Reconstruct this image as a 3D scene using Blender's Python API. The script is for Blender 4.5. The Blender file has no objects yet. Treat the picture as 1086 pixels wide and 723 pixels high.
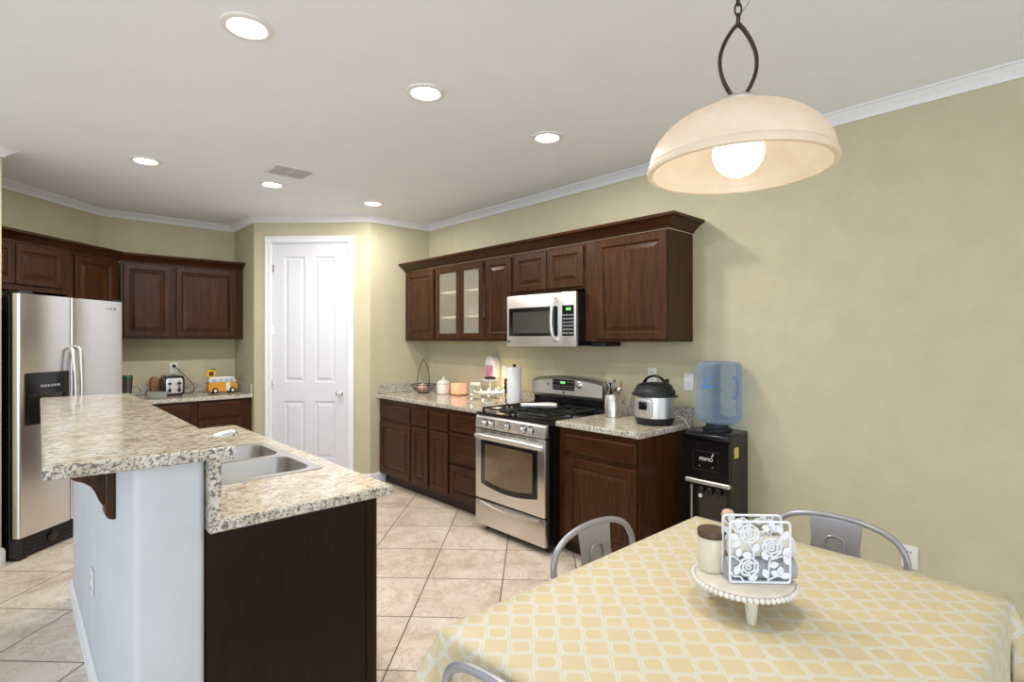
import bpy, bmesh, math, random
from mathutils import Vector, Matrix

random.seed(7)
scene = bpy.context.scene
COL = scene.collection
PI = math.pi
R2 = math.sqrt(.5)

# ------------------------------------------------------------------ camera, world, exposure
cam_data = bpy.data.cameras.new('camera')
cam = bpy.data.objects.new('camera', cam_data)
COL.objects.link(cam)
cam.location = (0, 0, 1.46)
cam.rotation_euler = (math.radians(90), 0, math.radians(-42.72))
cam_data.sensor_width = 36
cam_data.lens = 573.0 / 1086 * 36
cam_data.shift_y = -1.5 / 1086
cam_data.clip_start = .05
scene.camera = cam

world = bpy.data.worlds.new('world')
scene.world = world
world.use_nodes = True
bg = world.node_tree.nodes['Background']
bg.inputs[0].default_value = (.76, .88, 1, 1)
bg.inputs[1].default_value = 1.1

vs = scene.view_settings
vs.view_transform = 'Standard'
vs.look = 'None'
vs.exposure = 0.22
vs.gamma = 1.0
vs.use_curve_mapping = False

DOWNLIGHT_W = 12.0
PENDANT_W = 9.5

def area_light(name, loc, size, power, color, target):
    d = bpy.data.lights.new(name, 'AREA')
    d.shape = 'RECTANGLE'
    d.size, d.size_y = size
    d.energy = power
    d.color = color
    o = bpy.data.objects.new(name, d)
    COL.objects.link(o)
    o.location = loc
    o.rotation_euler = (Vector(target) - Vector(loc)).to_track_quat('-Z', 'Y').to_euler()
    return o

# daylight from the windows of the room behind and to the left of the viewer
area_light('window_light', (-2.6, -2.2, 1.5), (3.2, 2.0), 60, (.93, .97, 1), (1.6, 3.0, 1.2))
area_light('window_light', (-3.6, 2.6, 1.4), (2.4, 1.8), 12, (.6, .77, 1), (0.2, 2.8, .8))

# ------------------------------------------------------------------ materials
def srgb(r, g, b):
    f = lambda c: (c / 255 / 12.92) if c <= 10 else ((c / 255 + .055) / 1.055) ** 2.4
    return (f(r), f(g), f(b), 1)

class NT:
    def __init__(self, name):
        self.m = bpy.data.materials.new(name)
        self.m.use_nodes = True
        self.t = self.m.node_tree
        self.b = self.t.nodes['Principled BSDF']
        self.out = self.t.nodes['Material Output']
    def n(self, typ, **kw):
        nd = self.t.nodes.new(typ)
        for k, v in kw.items():
            setattr(nd, k, v)
        return nd
    def l(self, a, b):
        self.t.links.new(a, b)
    def coord(self, scale=(1, 1, 1), kind='Object'):
        tc = self.n('ShaderNodeTexCoord')
        mp = self.n('ShaderNodeMapping')
        mp.inputs['Scale'].default_value = scale
        self.l(tc.outputs[kind], mp.inputs['Vector'])
        return mp.outputs['Vector']
    def noise(self, vec, scale, detail=4, rough=.55, dist=0):
        nd = self.n('ShaderNodeTexNoise')
        nd.inputs['Scale'].default_value = scale
        nd.inputs['Detail'].default_value = detail
        nd.inputs['Roughness'].default_value = rough
        nd.inputs['Distortion'].default_value = dist
        self.l(vec, nd.inputs['Vector'])
        return nd.outputs['Fac']
    def ramp(self, fac, stops, interp='LINEAR'):
        r = self.n('ShaderNodeValToRGB')
        r.color_ramp.interpolation = interp
        el = r.color_ramp.elements
        while len(el) < len(stops):
            el.new(.5)
        for e, (p, c) in zip(el, stops):
            e.position = p
            e.color = c
        self.l(fac, r.inputs['Fac'])
        return r.outputs['Color']
    def mix(self, fac, a, b):
        m = self.n('ShaderNodeMix', data_type='RGBA')
        for s, v in ((m.inputs[0], fac), (m.inputs[6], a), (m.inputs[7], b)):
            if hasattr(v, 'is_linked') or hasattr(v, 'links'):
                self.l(v, s)
            else:
                s.default_value = v
        return m.outputs[2]
    def math(self, op, a, b=None, c=None):
        m = self.n('ShaderNodeMath', operation=op)
        for i, v in enumerate((a, b, c)):
            if v is None:
                continue
            if hasattr(v, 'links'):
                self.l(v, m.inputs[i])
            else:
                m.inputs[i].default_value = v
        return m.outputs[0]
    def bump(self, h, strength=.1, dist=.002):
        b = self.n('ShaderNodeBump')
        b.inputs['Strength'].default_value = strength
        b.inputs['Distance'].default_value = dist
        self.l(h, b.inputs['Height'])
        self.l(b.outputs[0], self.b.inputs['Normal'])
    def color(self, c):
        self.l(c, self.b.inputs['Base Color'])
    def set(self, color=None, rough=None, metal=None, coat=None, trans=None, ior=None, emit=None, emit_s=None, spec=None):
        i = self.b.inputs
        if color is not None: i['Base Color'].default_value = color
        if rough is not None: i['Roughness'].default_value = rough
        if metal is not None: i['Metallic'].default_value = metal
        if coat is not None: i['Coat Weight'].default_value = coat; i['Coat Roughness'].default_value = .15
        if trans is not None: i['Transmission Weight'].default_value = trans
        if ior is not None: i['IOR'].default_value = ior
        if emit is not None: i['Emission Color'].default_value = emit
        if emit_s is not None: i['Emission Strength'].default_value = emit_s
        if spec is not None: i['Specular IOR Level'].default_value = spec
        return self

def plain(name, color, rough=.5, metal=0, var=.06, scale=30, **kw):
    """procedural: base colour with a faint noise in tone and roughness"""
    t = NT(name).set(color, rough, metal, **kw)
    f = t.noise(t.coord(), scale, 3)
    lo = tuple(max(0, c * (1 - var)) for c in color[:3]) + (1,)
    hi = tuple(min(1, c * (1 + var)) for c in color[:3]) + (1,)
    t.color(t.ramp(f, [(.3, lo), (.7, hi)]))
    return t.m

def mat_wall(name, c1, c2):
    t = NT(name).set(rough=.75, spec=.25)
    v = t.coord()
    f = t.noise(v, 5, 6, .65)
    t.color(t.ramp(f, [(.3, c1), (.72, c2)]))
    t.bump(t.noise(v, 90, 3), .12, .003)
    return t.m

def mat_wood(name, dark, light, grain=(1, 1, .08), rough=.34):
    t = NT(name).set(rough=rough, coat=.05, spec=.25)
    v = t.coord(grain)
    f = t.noise(v, 38, 6, .62, 1.2)
    f2 = t.noise(t.coord((1, 1, .35)), 4.5, 3)
    c = t.ramp(f, [(.3, dark), (.7, light)])
    c2 = t.mix(t.math('MULTIPLY', f2, .5), c, dark)
    t.color(c2)
    t.bump(f, .06, .001)
    return t.m

def mat_granite(name):
    t = NT(name).set(rough=.13, spec=.5)
    v = t.coord()
    st = t.coord((.5, 1, 1))
    cream = srgb(214, 202, 180); tan = srgb(186, 166, 136); pale = srgb(226, 221, 210)
    brown = srgb(122, 92, 66); dark = srgb(58, 52, 50)
    base = t.ramp(t.noise(v, 10, 5, .65, .5), [(.32, tan), (.5, cream), (.7, pale)])
    m1 = t.ramp(t.noise(st, 58, 5, .72, .6), [(.49, (0, 0, 0, 1)), (.62, (1, 1, 1, 1))])
    c = t.mix(t.math('MULTIPLY', m1, .6), base, brown)
    m2 = t.ramp(t.noise(st, 84, 4, .72, .3), [(.54, (0, 0, 0, 1)), (.62, (1, 1, 1, 1))])
    c = t.mix(t.math('MULTIPLY', m2, .78), c, dark)
    m3 = t.ramp(t.noise(v, 60, 3, .6), [(.30, (1, 1, 1, 1)), (.38, (0, 0, 0, 1))])
    c = t.mix(t.math('MULTIPLY', m3, .7), c, srgb(240, 236, 228))
    t.color(c)
    return t.m

def mat_granite_edge(name):
    """sawn and chipped granite edge: paler quartz with black crystals"""
    t = NT(name).set(rough=.3, spec=.4)
    v = t.coord()
    base = t.ramp(t.noise(v, 22, 4), [(.35, srgb(196, 184, 164)), (.65, srgb(226, 222, 212))])
    m = t.ramp(t.noise(v, 105, 4, .7, .5), [(.48, (0, 0, 0, 1)), (.58, (1, 1, 1, 1))])
    c = t.mix(t.math('MULTIPLY', m, .85), base, srgb(62, 60, 62))
    t.color(c)
    return t.m

def mat_steel(name, color=(.70, .68, .65, 1), rough=.3, axis=(1, 1, 60)):
    t = NT(name).set(color, rough, 1.0)
    f = t.noise(t.coord(axis), 14, 3, .6)
    t.color(t.ramp(f, [(.3, tuple(c * .97 for c in color[:3]) + (1,)), (.7, tuple(min(1, c * 1.03) for c in color[:3]) + (1,))]))
    r = t.math('MULTIPLY_ADD', f, .05, rough - .025)
    t.l(r, t.b.inputs['Roughness'])
    return t.m

def mat_floor():
    t = NT('floor_tile').set(rough=.22, spec=.45)
    tc = t.n('ShaderNodeTexCoord')
    def dot(vec):
        d = t.n('ShaderNodeVectorMath', operation='DOT_PRODUCT')
        t.l(tc.outputs['Object'], d.inputs[0])
        d.inputs[1].default_value = vec
        return d.outputs['Value']
    T = .46
    u = t.math('DIVIDE', t.math('ADD', dot((R2, -R2, 0)), .647), T)
    v = t.math('DIVIDE', t.math('SUBTRACT', dot((R2, R2, 0)), 3.284), T)
    cu = t.n('ShaderNodeCombineXYZ')
    t.l(u, cu.inputs[0]); t.l(v, cu.inputs[1])
    br = t.n('ShaderNodeTexBrick')
    br.offset = 0; br.squash = 1
    for k, val in (('Scale', 1), ('Mortar Size', .0075), ('Mortar Smooth', .15), ('Brick Width', 1), ('Row Height', 1), ('Bias', 0)):
        br.inputs[k].default_value = val
    br.inputs['Color1'].default_value = (0, 0, 0, 1)
    br.inputs['Color2'].default_value = (1, 1, 1, 1)
    t.l(cu.outputs[0], br.inputs['Vector'])
    # each tile samples its own patch of veining
    off = t.n('ShaderNodeVectorMath', operation='MULTIPLY_ADD')
    t.l(br.outputs['Color'], off.inputs[0]); off.inputs[1].default_value = (7, 5, 3)
    t.l(tc.outputs['Object'], off.inputs[2])
    vec = off.outputs[0]
    big = t.noise(vec, 2.6, 6, .6, 1.2)
    vein = t.noise(vec, 5, 8, .68, 2.2)
    c = t.ramp(big, [(.28, srgb(200, 178, 156)), (.5, srgb(226, 210, 192)), (.72, srgb(240, 228, 214))])
    vm = t.ramp(vein, [(.5, (0, 0, 0, 1)), (.52, (1, 1, 1, 1)), (.56, (0, 0, 0, 1))])
    c = t.mix(t.math('MULTIPLY', vm, .4), c, srgb(160, 128, 102))
    c = t.mix(br.outputs['Fac'], c, srgb(78, 68, 60))
    t.color(c)
    t.l(t.math('MULTIPLY_ADD', br.outputs['Fac'], .5, .24), t.b.inputs['Roughness'])
    b = t.math('SUBTRACT', 1, br.outputs['Fac'])
    t.bump(b, .25, .002)
    return t.m

def mat_cloth():
    """woven cloth with a trellis of quatrefoil cells, laid corner to corner"""
    t = NT('trellis_cloth').set(rough=.5, spec=.5)
    uv = t.n('ShaderNodeUVMap', uv_map='UVMap')
    sp = t.n('ShaderNodeSeparateXYZ')
    t.l(uv.outputs[0], sp.inputs[0])
    x, y = sp.outputs[0], sp.outputs[1]
    cell = .058
    k = R2 / cell * PI
    U = t.math('MULTIPLY', t.math('ADD', x, y), k)
    V = t.math('MULTIPLY', t.math('SUBTRACT', x, y), k)
    su, sv = t.math('SINE', U), t.math('SINE', V)
    s3u, s3v = t.math('SINE', t.math('MULTIPLY', U, 3)), t.math('SINE', t.math('MULTIPLY', V, 3))
    wu = t.math('MULTIPLY_ADD', s3u, .45, su)
    wv = t.math('MULTIPLY_ADD', s3v, .45, sv)
    l1 = t.math('ABSOLUTE', t.math('MULTIPLY_ADD', wv, -.22, su))
    l2 = t.math('ABSOLUTE', t.math('MULTIPLY_ADD', wu, -.22, sv))
    d = t.math('MINIMUM', l1, l2)
    yellow = srgb(207, 190, 152); white = srgb(211, 207, 194); grey = srgb(203, 198, 182)
    c = t.ramp(d, [(0, grey), (.07, grey), (.10, white), (.30, white), (.36, yellow), (1, yellow)])
    weave = t.noise(t.coord(), 260, 2)
    c = t.mix(t.math('MULTIPLY', weave, .18), c, srgb(236, 222, 180))
    t.color(c)
    t.bump(weave, .08, .001)
    return t.m

M = {}
M['wall'] = mat_wall('wall_paint', srgb(193, 185, 155), srgb(203, 195, 165))
M['ceiling'] = mat_wall('ceiling_paint', srgb(240, 243, 248), srgb(244, 247, 251))
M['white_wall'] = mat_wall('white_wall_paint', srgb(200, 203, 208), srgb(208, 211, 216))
M['trim'] = plain('white_trim', srgb(238, 239, 242), .4, var=.02)
M['door'] = plain('white_door_paint', srgb(222, 222, 228), .38, var=.02)
M['floor'] = mat_floor()
M['wood'] = mat_wood('espresso_wood', srgb(37, 19, 7), srgb(90, 51, 20))
M['wood_h'] = mat_wood('espresso_wood_level', srgb(36, 18, 6), srgb(84, 45, 17), (.08, .08, 1))
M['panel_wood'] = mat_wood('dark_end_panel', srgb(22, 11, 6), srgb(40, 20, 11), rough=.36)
M['toe'] = plain('toe_kick_wood', srgb(52, 28, 18), .5)
M['granite'] = mat_granite('granite')
M['granite_edge'] = mat_granite_edge('granite_edge')
M['steel'] = mat_steel('brushed_steel')
M['steel_h'] = mat_steel('brushed_steel_level', (.82, .80, .77, 1), rough=.42, axis=(60, 60, 1))
M['fridge_steel'] = mat_steel('fridge_steel', (.74, .73, .72, 1), .24, (1, 1, 40))
M['sink_steel'] = mat_steel('sink_steel', (.52, .51, .50, 1), .33, (30, 1, 1))
M['tool'] = plain('tool_steel', (.5, .49, .47, 1), .28, 1, .05)
M['chrome'] = plain('chrome', (.88, .88, .88, 1), .2, 1, .02)
M['black'] = plain('black_enamel', srgb(14, 13, 14), .22, var=.1)
M['black_matte'] = plain('black_plastic', srgb(22, 21, 22), .5, var=.1)
M['iron'] = plain('cast_iron', srgb(26, 25, 25), .5, var=.15)
M['dark_glass'] = plain('dark_glass', srgb(20, 17, 15), .06, var=.05, coat=.4)
M['oven_glass'] = plain('oven_glass', srgb(104, 86, 64), .10, var=.12, scale=6, coat=.5)  # dark window glass; brown base colour stands in for the room's warm reflection
M['micro_glass'] = plain('microwave_glass', srgb(72, 70, 67), .12, var=.1, coat=.4)
M['white_plastic'] = plain('white_plastic', srgb(232, 230, 224), .4, var=.02)
M['white_glaze'] = plain('white_glaze', srgb(236, 233, 226), .18, var=.02)
M['chair'] = plain('painted_grey_metal', srgb(168, 166, 170), .32, .45, var=.04)
M['bronze'] = plain('oil_rubbed_bronze', srgb(66, 52, 44), .38, .6, var=.2)
M['cloth'] = mat_cloth()
M['led'] = NT('led_lens').set((1, 1, 1, 1), .5, emit=(1, .97, .92, 1), emit_s=6).m
M['bulb'] = NT('lit_bulb').set((1, 1, 1, 1), .5, emit=(1, .96, .90, 1), emit_s=4.2).m
M['fairy'] = NT('fairy_bulb').set((1, .9, .7, 1), .5, emit=(1, .82, .5, 1), emit_s=14).m
M['green_led'] = NT('green_digits').set((.1, .4, .1, 1), .5, emit=(.25, .9, .2, 1), emit_s=.7).m
M['key'] = plain('key_grey', srgb(150, 152, 156), .5)
M['cab_back'] = plain('cabinet_lining', srgb(206, 204, 196), .6, var=.03)
M['shelf_white'] = plain('cream_shelf', srgb(232, 220, 196), .6, var=.03)

def mat_frosted():
    t = NT('frosted_glass').set(srgb(214, 206, 184), .35, spec=.5)
    tr = t.n('ShaderNodeBsdfTransparent')
    mx = t.n('ShaderNodeMixShader')
    f = t.noise(t.coord(), 160, 2)
    t.l(t.math('MULTIPLY_ADD', f, .1, .74), mx.inputs[0])
    t.l(t.b.outputs[0], mx.inputs[1]); t.l(tr.outputs[0], mx.inputs[2])
    t.l(mx.outputs[0], t.out.inputs[0])
    return t.m
M['frosted'] = mat_frosted()

def mat_clear(name, tint, opacity=.25, rough=.12):
    """thin clear wall: mostly see-through, with a sheen"""
    t = NT(name).set(tint, rough, spec=.6)
    tr = t.n('ShaderNodeBsdfTransparent')
    tr.inputs[0].default_value = tint
    lw = t.n('ShaderNodeLayerWeight'); lw.inputs[0].default_value = .35
    mx = t.n('ShaderNodeMixShader')
    fac = t.math('SUBTRACT', 1 - opacity, t.math('MULTIPLY', lw.outputs['Facing'], .4))
    t.l(fac, mx.inputs[0])
    t.l(t.b.outputs[0], mx.inputs[1]); t.l(tr.outputs[0], mx.inputs[2])
    t.l(mx.outputs[0], t.out.inputs[0])
    return t.m
M['jug'] = mat_clear('blue_jug_plastic', srgb(208, 222, 240), .08)
M['clear'] = mat_clear('clear_glass', srgb(232, 236, 232), .2)

def mat_shade():
    t = NT('alabaster_glass').set(srgb(244, 226, 196), .35)
    f = t.noise(t.coord(), 7, 5, .6, 1)
    c = t.ramp(f, [(.3, srgb(242, 228, 208)), (.7, srgb(250, 242, 228))])
    t.color(c)
    tl = t.n('ShaderNodeBsdfTranslucent')
    t.l(c, tl.inputs[0])
    mx = t.n('ShaderNodeMixShader'); mx.inputs[0].default_value = .46
    t.l(t.b.outputs[0], mx.inputs[1]); t.l(tl.outputs[0], mx.inputs[2])
    t.l(mx.outputs[0], t.out.inputs[0])
    return t.m
M['shade'] = mat_shade()

# ------------------------------------------------------------------ mesh helpers
def mesh_obj(name, bm, mat, parent=None, smooth=None, loc=None, rot=None):
    bmesh.ops.recalc_face_normals(bm, faces=bm.faces)
    me = bpy.data.meshes.new(name)
    bm.to_mesh(me); bm.free()
    for m in (mat if isinstance(mat, (list, tuple)) else [mat]):
        me.materials.append(m)
    if smooth is not None:
        me.polygons.foreach_set('use_smooth', [True] * len(me.polygons))
        if smooth < 180:
            me.set_sharp_from_angle(angle=math.radians(smooth))
    o = bpy.data.objects.new(name, me)
    COL.objects.link(o)
    if parent: o.parent = parent
    if loc: o.location = loc
    if rot: o.rotation_euler = rot
    return o

def tag(o, label, cat, group=None):
    o['label'] = label; o['category'] = cat
    if group: o['group'] = group
    return o

def thing(name, label, cat, loc=(0, 0, 0), rz=0, group=None):
    o = bpy.data.objects.new(name, None)
    o.empty_display_size = .05
    COL.objects.link(o)
    o.location = loc; o.rotation_euler = (0, 0, rz)
    return tag(o, label, cat, group)

def struct(o):
    o['kind'] = 'structure'
    return o

def BM():
    return bmesh.new()

def box(bm, x0, x1, y0, y1, z0, z1, bev=0, seg=1, mi=0, mat=None):
    n0 = len(bm.faces)
    vs_ = [bm.verts.new(p) for p in ((x0, y0, z0), (x1, y0, z0), (x1, y1, z0), (x0, y1, z0), (x0, y0, z1), (x1, y0, z1), (x1, y1, z1), (x0, y1, z1))]
    fs = [bm.faces.new([vs_[i] for i in q]) for q in ((0, 3, 2, 1), (4, 5, 6, 7), (0, 1, 5, 4), (1, 2, 6, 5), (2, 3, 7, 6), (3, 0, 4, 7))]
    for f in fs: f.material_index = mi
    if mat is not None:
        for v in vs_: v.co = mat @ v.co
    if bev:
        es = list({e for f in fs for e in f.edges})
        bmesh.ops.bevel(bm, geom=es, offset=bev, segments=seg, affect='EDGES', profile=.5)
    return bm

def boxm(*a, **k):
    return box(BM(), *a, **k)

def rings(bm, loops, cap0=True, cap1=True, mi=0):
    """bridge equal-length closed loops of points"""
    prev = None
    first = None
    for lp in loops:
        cur = [bm.verts.new(p) for p in lp]
        if prev:
            n = len(cur)
            for i in range(n):
                f = bm.faces.new((prev[i], prev[(i + 1) % n], cur[(i + 1) % n], cur[i]))
                f.material_index = mi
        else:
            first = cur
        prev = cur
    if cap0: bm.faces.new(list(reversed(first))).material_index = mi
    if cap1: bm.faces.new(prev).material_index = mi
    return bm

def lathe(bm, prof, n=32, cap0=True, cap1=True, c=(0, 0, 0), mi=0):
    loops = [[(c[0] + r * math.cos(2 * PI * i / n), c[1] + r * math.sin(2 * PI * i / n), c[2] + z) for i in range(n)] for r, z in prof]
    return rings(bm, loops, cap0, cap1, mi)

def tube(bm, pts, r, n=8, closed=False, radii=None, mi=0, flat=None):
    """round bar along a path with parallel-transported frames; flat=(a,b) makes an elliptical section"""
    P = [Vector(p) for p in pts]
    m = len(P)
    tans = []
    for i in range(m):
        a = P[(i - 1) % m] if (closed or i > 0) else P[i]
        b = P[(i + 1) % m] if (closed or i < m - 1) else P[i]
        tans.append((b - a).normalized())
    up = Vector((0, 0, 1))
    if abs(tans[0].dot(up)) > .95: up = Vector((0, 1, 0))
    nrm = (up - tans[0] * up.dot(tans[0])).normalized()
    loops = []
    for i in range(m):
        if i:
            nrm = (nrm - tans[i] * nrm.dot(tans[i])).normalized()
        bi = tans[i].cross(nrm)
        rr = radii[i] if radii else r
        ra, rb = (rr * flat[0], rr * flat[1]) if flat else (rr, rr)
        loops.append([P[i] + nrm * (ra * math.cos(2 * PI * k / n)) + bi * (rb * math.sin(2 * PI * k / n)) for k in range(n)])
    if closed:
        loops.append(loops[0])
        prev = None; first = None
        allv = [[bm.verts.new(p) for p in lp] for lp in loops[:-1]]
        allv.append(allv[0])
        for a, b in zip(allv, allv[1:]):
            for k in range(n):
                bm.faces.new((a[k], a[(k + 1) % n], b[(k + 1) % n], b[k])).material_index = mi
        return bm
    return rings(bm, loops, True, True, mi)

def smooth_path(pts, n=6):
    """Catmull-Rom through the points"""
    P = [Vector(p) for p in pts]
    P = [P[0] * 2 - P[1]] + P + [P[-1] * 2 - P[-2]]
    out = []
    for i in range(1, len(P) - 2):
        a, b, c, d = P[i - 1:i + 3]
        for k in range(n):
            t = k / n
            out.append(.5 * ((2 * b) + (c - a) * t + (2 * a - 5 * b + 4 * c - d) * t * t + (3 * b - a - 3 * c + d) * t ** 3))
    out.append(P[-2])
    return out

def prism(bm, outline, y0, y1, bev=0, axis='y', mi=0):
    """closed 2-D outline (x,z) pulled from y0 to y1; axis 'x': (y,z) pulled along x; axis 'z': (x,y)"""
    def P(a, b, t):
        return {'y': (a, t, b), 'x': (t, a, b), 'z': (a, b, t)}[axis]
    n0 = set(bm.edges)
    rings(bm, [[P(a, b, y0) for a, b in outline], [P(a, b, y1) for a, b in outline]], mi=mi)
    if bev:
        es = [e for e in bm.edges if e not in n0]
        bmesh.ops.bevel(bm, geom=es, offset=bev, segments=2, affect='EDGES', profile=.5)
    return bm

def rrect(x0, x1, z0, z1, r, n=5):
    out = []
    for cx, cz, a0 in ((x1 - r, z1 - r, 0), (x0 + r, z1 - r, 90), (x0 + r, z0 + r, 180), (x1 - r, z0 + r, 270)):
        for i in range(n + 1):
            a = math.radians(a0 + 90 * i / n)
            out.append((cx + r * math.cos(a), cz + r * math.sin(a)))
    return out

def nested(bm, x0, x1, z0, z1, prof, cap=True, back=True):
    """rectangular panel with a stepped face: prof = [(inset, y)]"""
    loops = []
    for ins, y in prof:
        loops.append([(x0 + ins, y, z0 + ins), (x1 - ins, y, z0 + ins), (x1 - ins, y, z1 - ins), (x0 + ins, y, z1 - ins)])
    return rings(bm, loops, back, cap)

def raised_door(x0, x1, z0, z1, t=.02, rail=.052):
    """raised-panel cabinet door; the face looks to -y, its back is at y = 0"""
    r = min(rail, (x1 - x0) * .27, (z1 - z0) * .3)
    k = r / .052
    return nested(BM(), x0, x1, z0, z1, [(0, 0), (0, -t + .005), (.004, -t), (r - .006 * k, -t), (r, -t + .003), (r + .006 * k, -t + .011), (r + .012 * k, -t + .011), (r + .034 * k, -t + .002), (r + .037 * k, -t + .001)])

def flat_front(x0, x1, z0, z1, t=.02):
    return nested(BM(), x0, x1, z0, z1, [(0, 0), (0, -t + .007), (.004, -t + .003), (.012, -t)])

def frame_front(x0, x1, z0, z1, t=.02, rail=.052):
    """ring-shaped door frame"""
    bm = BM()
    prof = [(0, 0), (0, -t + .005), (.004, -t), (rail - .006, -t), (rail, -t + .004), (rail, 0)]
    lp = []
    for ins, y in prof:
        lp.append([bm.verts.new(p) for p in ((x0 + ins, y, z0 + ins), (x1 - ins, y, z0 + ins), (x1 - ins, y, z1 - ins), (x0 + ins, y, z1 - ins))])
    lp.append(lp[0])
    for a, b in zip(lp, lp[1:]):
        for i in range(4):
            bm.faces.new((a[i], a[(i + 1) % 4], b[(i + 1) % 4], b[i]))
    return bm

def sweep_plan(bm, path, prof, closed=False):
    """profile (out, z) swept along a plan polyline; out is to the right-hand side of travel, mitred"""
    P = [Vector((p[0], p[1])) for p in path]
    loops = []
    for i, p in enumerate(P):
        d0 = (P[i] - P[i - 1]).normalized() if i > 0 else None
        d1 = (P[i + 1] - P[i]).normalized() if i < len(P) - 1 else None
        if d0 is None: d0 = d1
        if d1 is None: d1 = d0
        n0 = Vector((d0.y, -d0.x)); n1 = Vector((d1.y, -d1.x))
        m = (n0 + n1).normalized()
        m = m / max(.3, m.dot(n0))
        loops.append([(p.x + m.x * o, p.y + m.y * o, z) for o, z in prof])
    return rings(bm, loops)

def text_obj(name, body, size, mat, parent, loc, rot, depth=.0006):
    cu = bpy.data.curves.new(name, 'FONT')
    cu.body = body; cu.size = size; cu.extrude = depth
    cu.align_x = 'CENTER'; cu.align_y = 'CENTER'
    tmp = bpy.data.objects.new(name, cu)
    me = bpy.data.meshes.new_from_object(tmp)
    bpy.data.objects.remove(tmp)
    me.materials.clear(); me.materials.append(mat)
    o = bpy.data.objects.new(name, me)
    COL.objects.link(o)
    o.parent = parent; o.location = loc; o.rotation_euler = rot
    return o

def DA(D, A):
    """plan position from the two diagonal axes of the room"""
    return (R2 * (D + A), R2 * (D - A))

RW = -PI / 2          # fronts that look along -X (right wall)
RB = 0                # fronts that look along -Y (back wall)
RF = PI / 4           # fronts on the fridge diagonal

# ------------------------------------------------------------------ room
CZ = 2.71
XR = 3.365            # right wall
YP = 4.985            # pantry side wall
P1, P2 = (2.653, YP), (1.805, 5.833)     # pantry door wall
YB = 6.49             # back wall
C1 = (.606, YB)       # corner of back wall and fridge diagonal
C0 = (C1[0] - 1.9, C1[1] - 1.9)

struct(mesh_obj('floor', boxm(-4.5, 3.6, -3.2, 7.6, -.06, 0), M['floor']))
struct(mesh_obj('ceiling', boxm(-4.5, 3.6, -3.2, 7.6, CZ, CZ + .08), M['ceiling']))

def wall_seg(name, a, b, z0=0, z1=CZ, th=.1, mat=None, openings=()):
    """wall whose room face runs a -> b with the room on the right-hand side of travel"""
    ax, ay = a; bx, by = b
    L = math.hypot(bx - ax, by - ay)
    bm = BM()
    xs = [0] + [v for o in openings for v in o[:2]] + [L]
    for i in range(0, len(xs), 2):
        box(bm, xs[i], xs[i + 1], 0, th, z0, z1)
    for o in openings:
        box(bm, o[0], o[1], 0, th, o[2], z1)
    return struct(mesh_obj(name, bm, mat or M['wall'], None, None, (ax, ay, 0), (0, 0, math.atan2(by - ay, bx - ax))))

wall_seg('wall_right', (XR, YP + .1), (XR, -3.1))
wall_seg('wall_pantry', P1, (XR, YP))
DL = math.dist(P1, P2)
# door opening along P2 -> P1 (A = -2.82 .. -1.62)
A2 = (P2[0] - P2[1]) * R2
op0, op1 = -2.672 - A2, -1.872 - A2
wall_seg('wall_pantry_door', P2, P1, openings=[(op0, op1, 2.452)])
wall_seg('wall_alcove', (P2[0], YB), P2)
wall_seg('wall_back', C1, (P2[0], YB))
wall_seg('wall_fridge', C0, C1)
# end of the partition beside the fridge
pa = DA(3.385, -3.464); pb = DA(3.385, -4.9)
pc = DA(3.25, -3.464)
bm = BM()
prism(bm, [DA(3.25, -3.464), DA(3.385, -3.464), DA(3.385, -4.6), DA(3.25, -4.6)], 0, CZ, 0, 'z')
struct(mesh_obj('wall_left', bm, M['wall']))

# ceiling mouldings
crown = [(.001, CZ - .062), (.010, CZ - .062), (.014, CZ - .050), (.030, CZ - .034), (.048, CZ - .018), (.054, CZ - .012), (.066, CZ - .010), (.066, CZ - .001), (.001, CZ - .001)]
struct(mesh_obj('trim_1', sweep_plan(BM(), [C0, C1, (P2[0], YB), P2, P1, (XR, YP), (XR, -3.0)], crown), M['trim'], smooth=35))
struct(mesh_obj('trim_2', sweep_plan(BM(), [DA(3.25, -4.5), DA(3.25, -3.464), DA(3.385, -3.464), DA(3.385, -4.5)][::-1], [(-o, z) for o, z in crown]), M['trim'], smooth=35))
base_prof = [(.001, .001), (.014, .001), (.014, .075), (.011, .092), (.006, .102), (.001, .104)]
cA0, cA1 = -2.735, -1.809
struct(mesh_obj('baseboard_pantry_left', sweep_plan(BM(), [P2, DA((P1[0] + P1[1]) * R2, cA0)], base_prof), M['trim'], smooth=35))
struct(mesh_obj('baseboard_pantry_right', sweep_plan(BM(), [DA((P1[0] + P1[1]) * R2, cA1), P1, (2.82, YP)], base_prof), M['trim'], smooth=35))
struct(mesh_obj('baseboard_right', sweep_plan(BM(), [(XR, 1.42), (XR, -3.0)], base_prof), M['trim'], smooth=35))
struct(mesh_obj('baseboard_left', sweep_plan(BM(), [DA(3.385, -3.48), DA(3.385, -3.464), DA(3.25, -3.464), DA(3.25, -4.5)], [(-o, z) for o, z in base_prof][::-1]), M['trim'], smooth=35))

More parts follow.
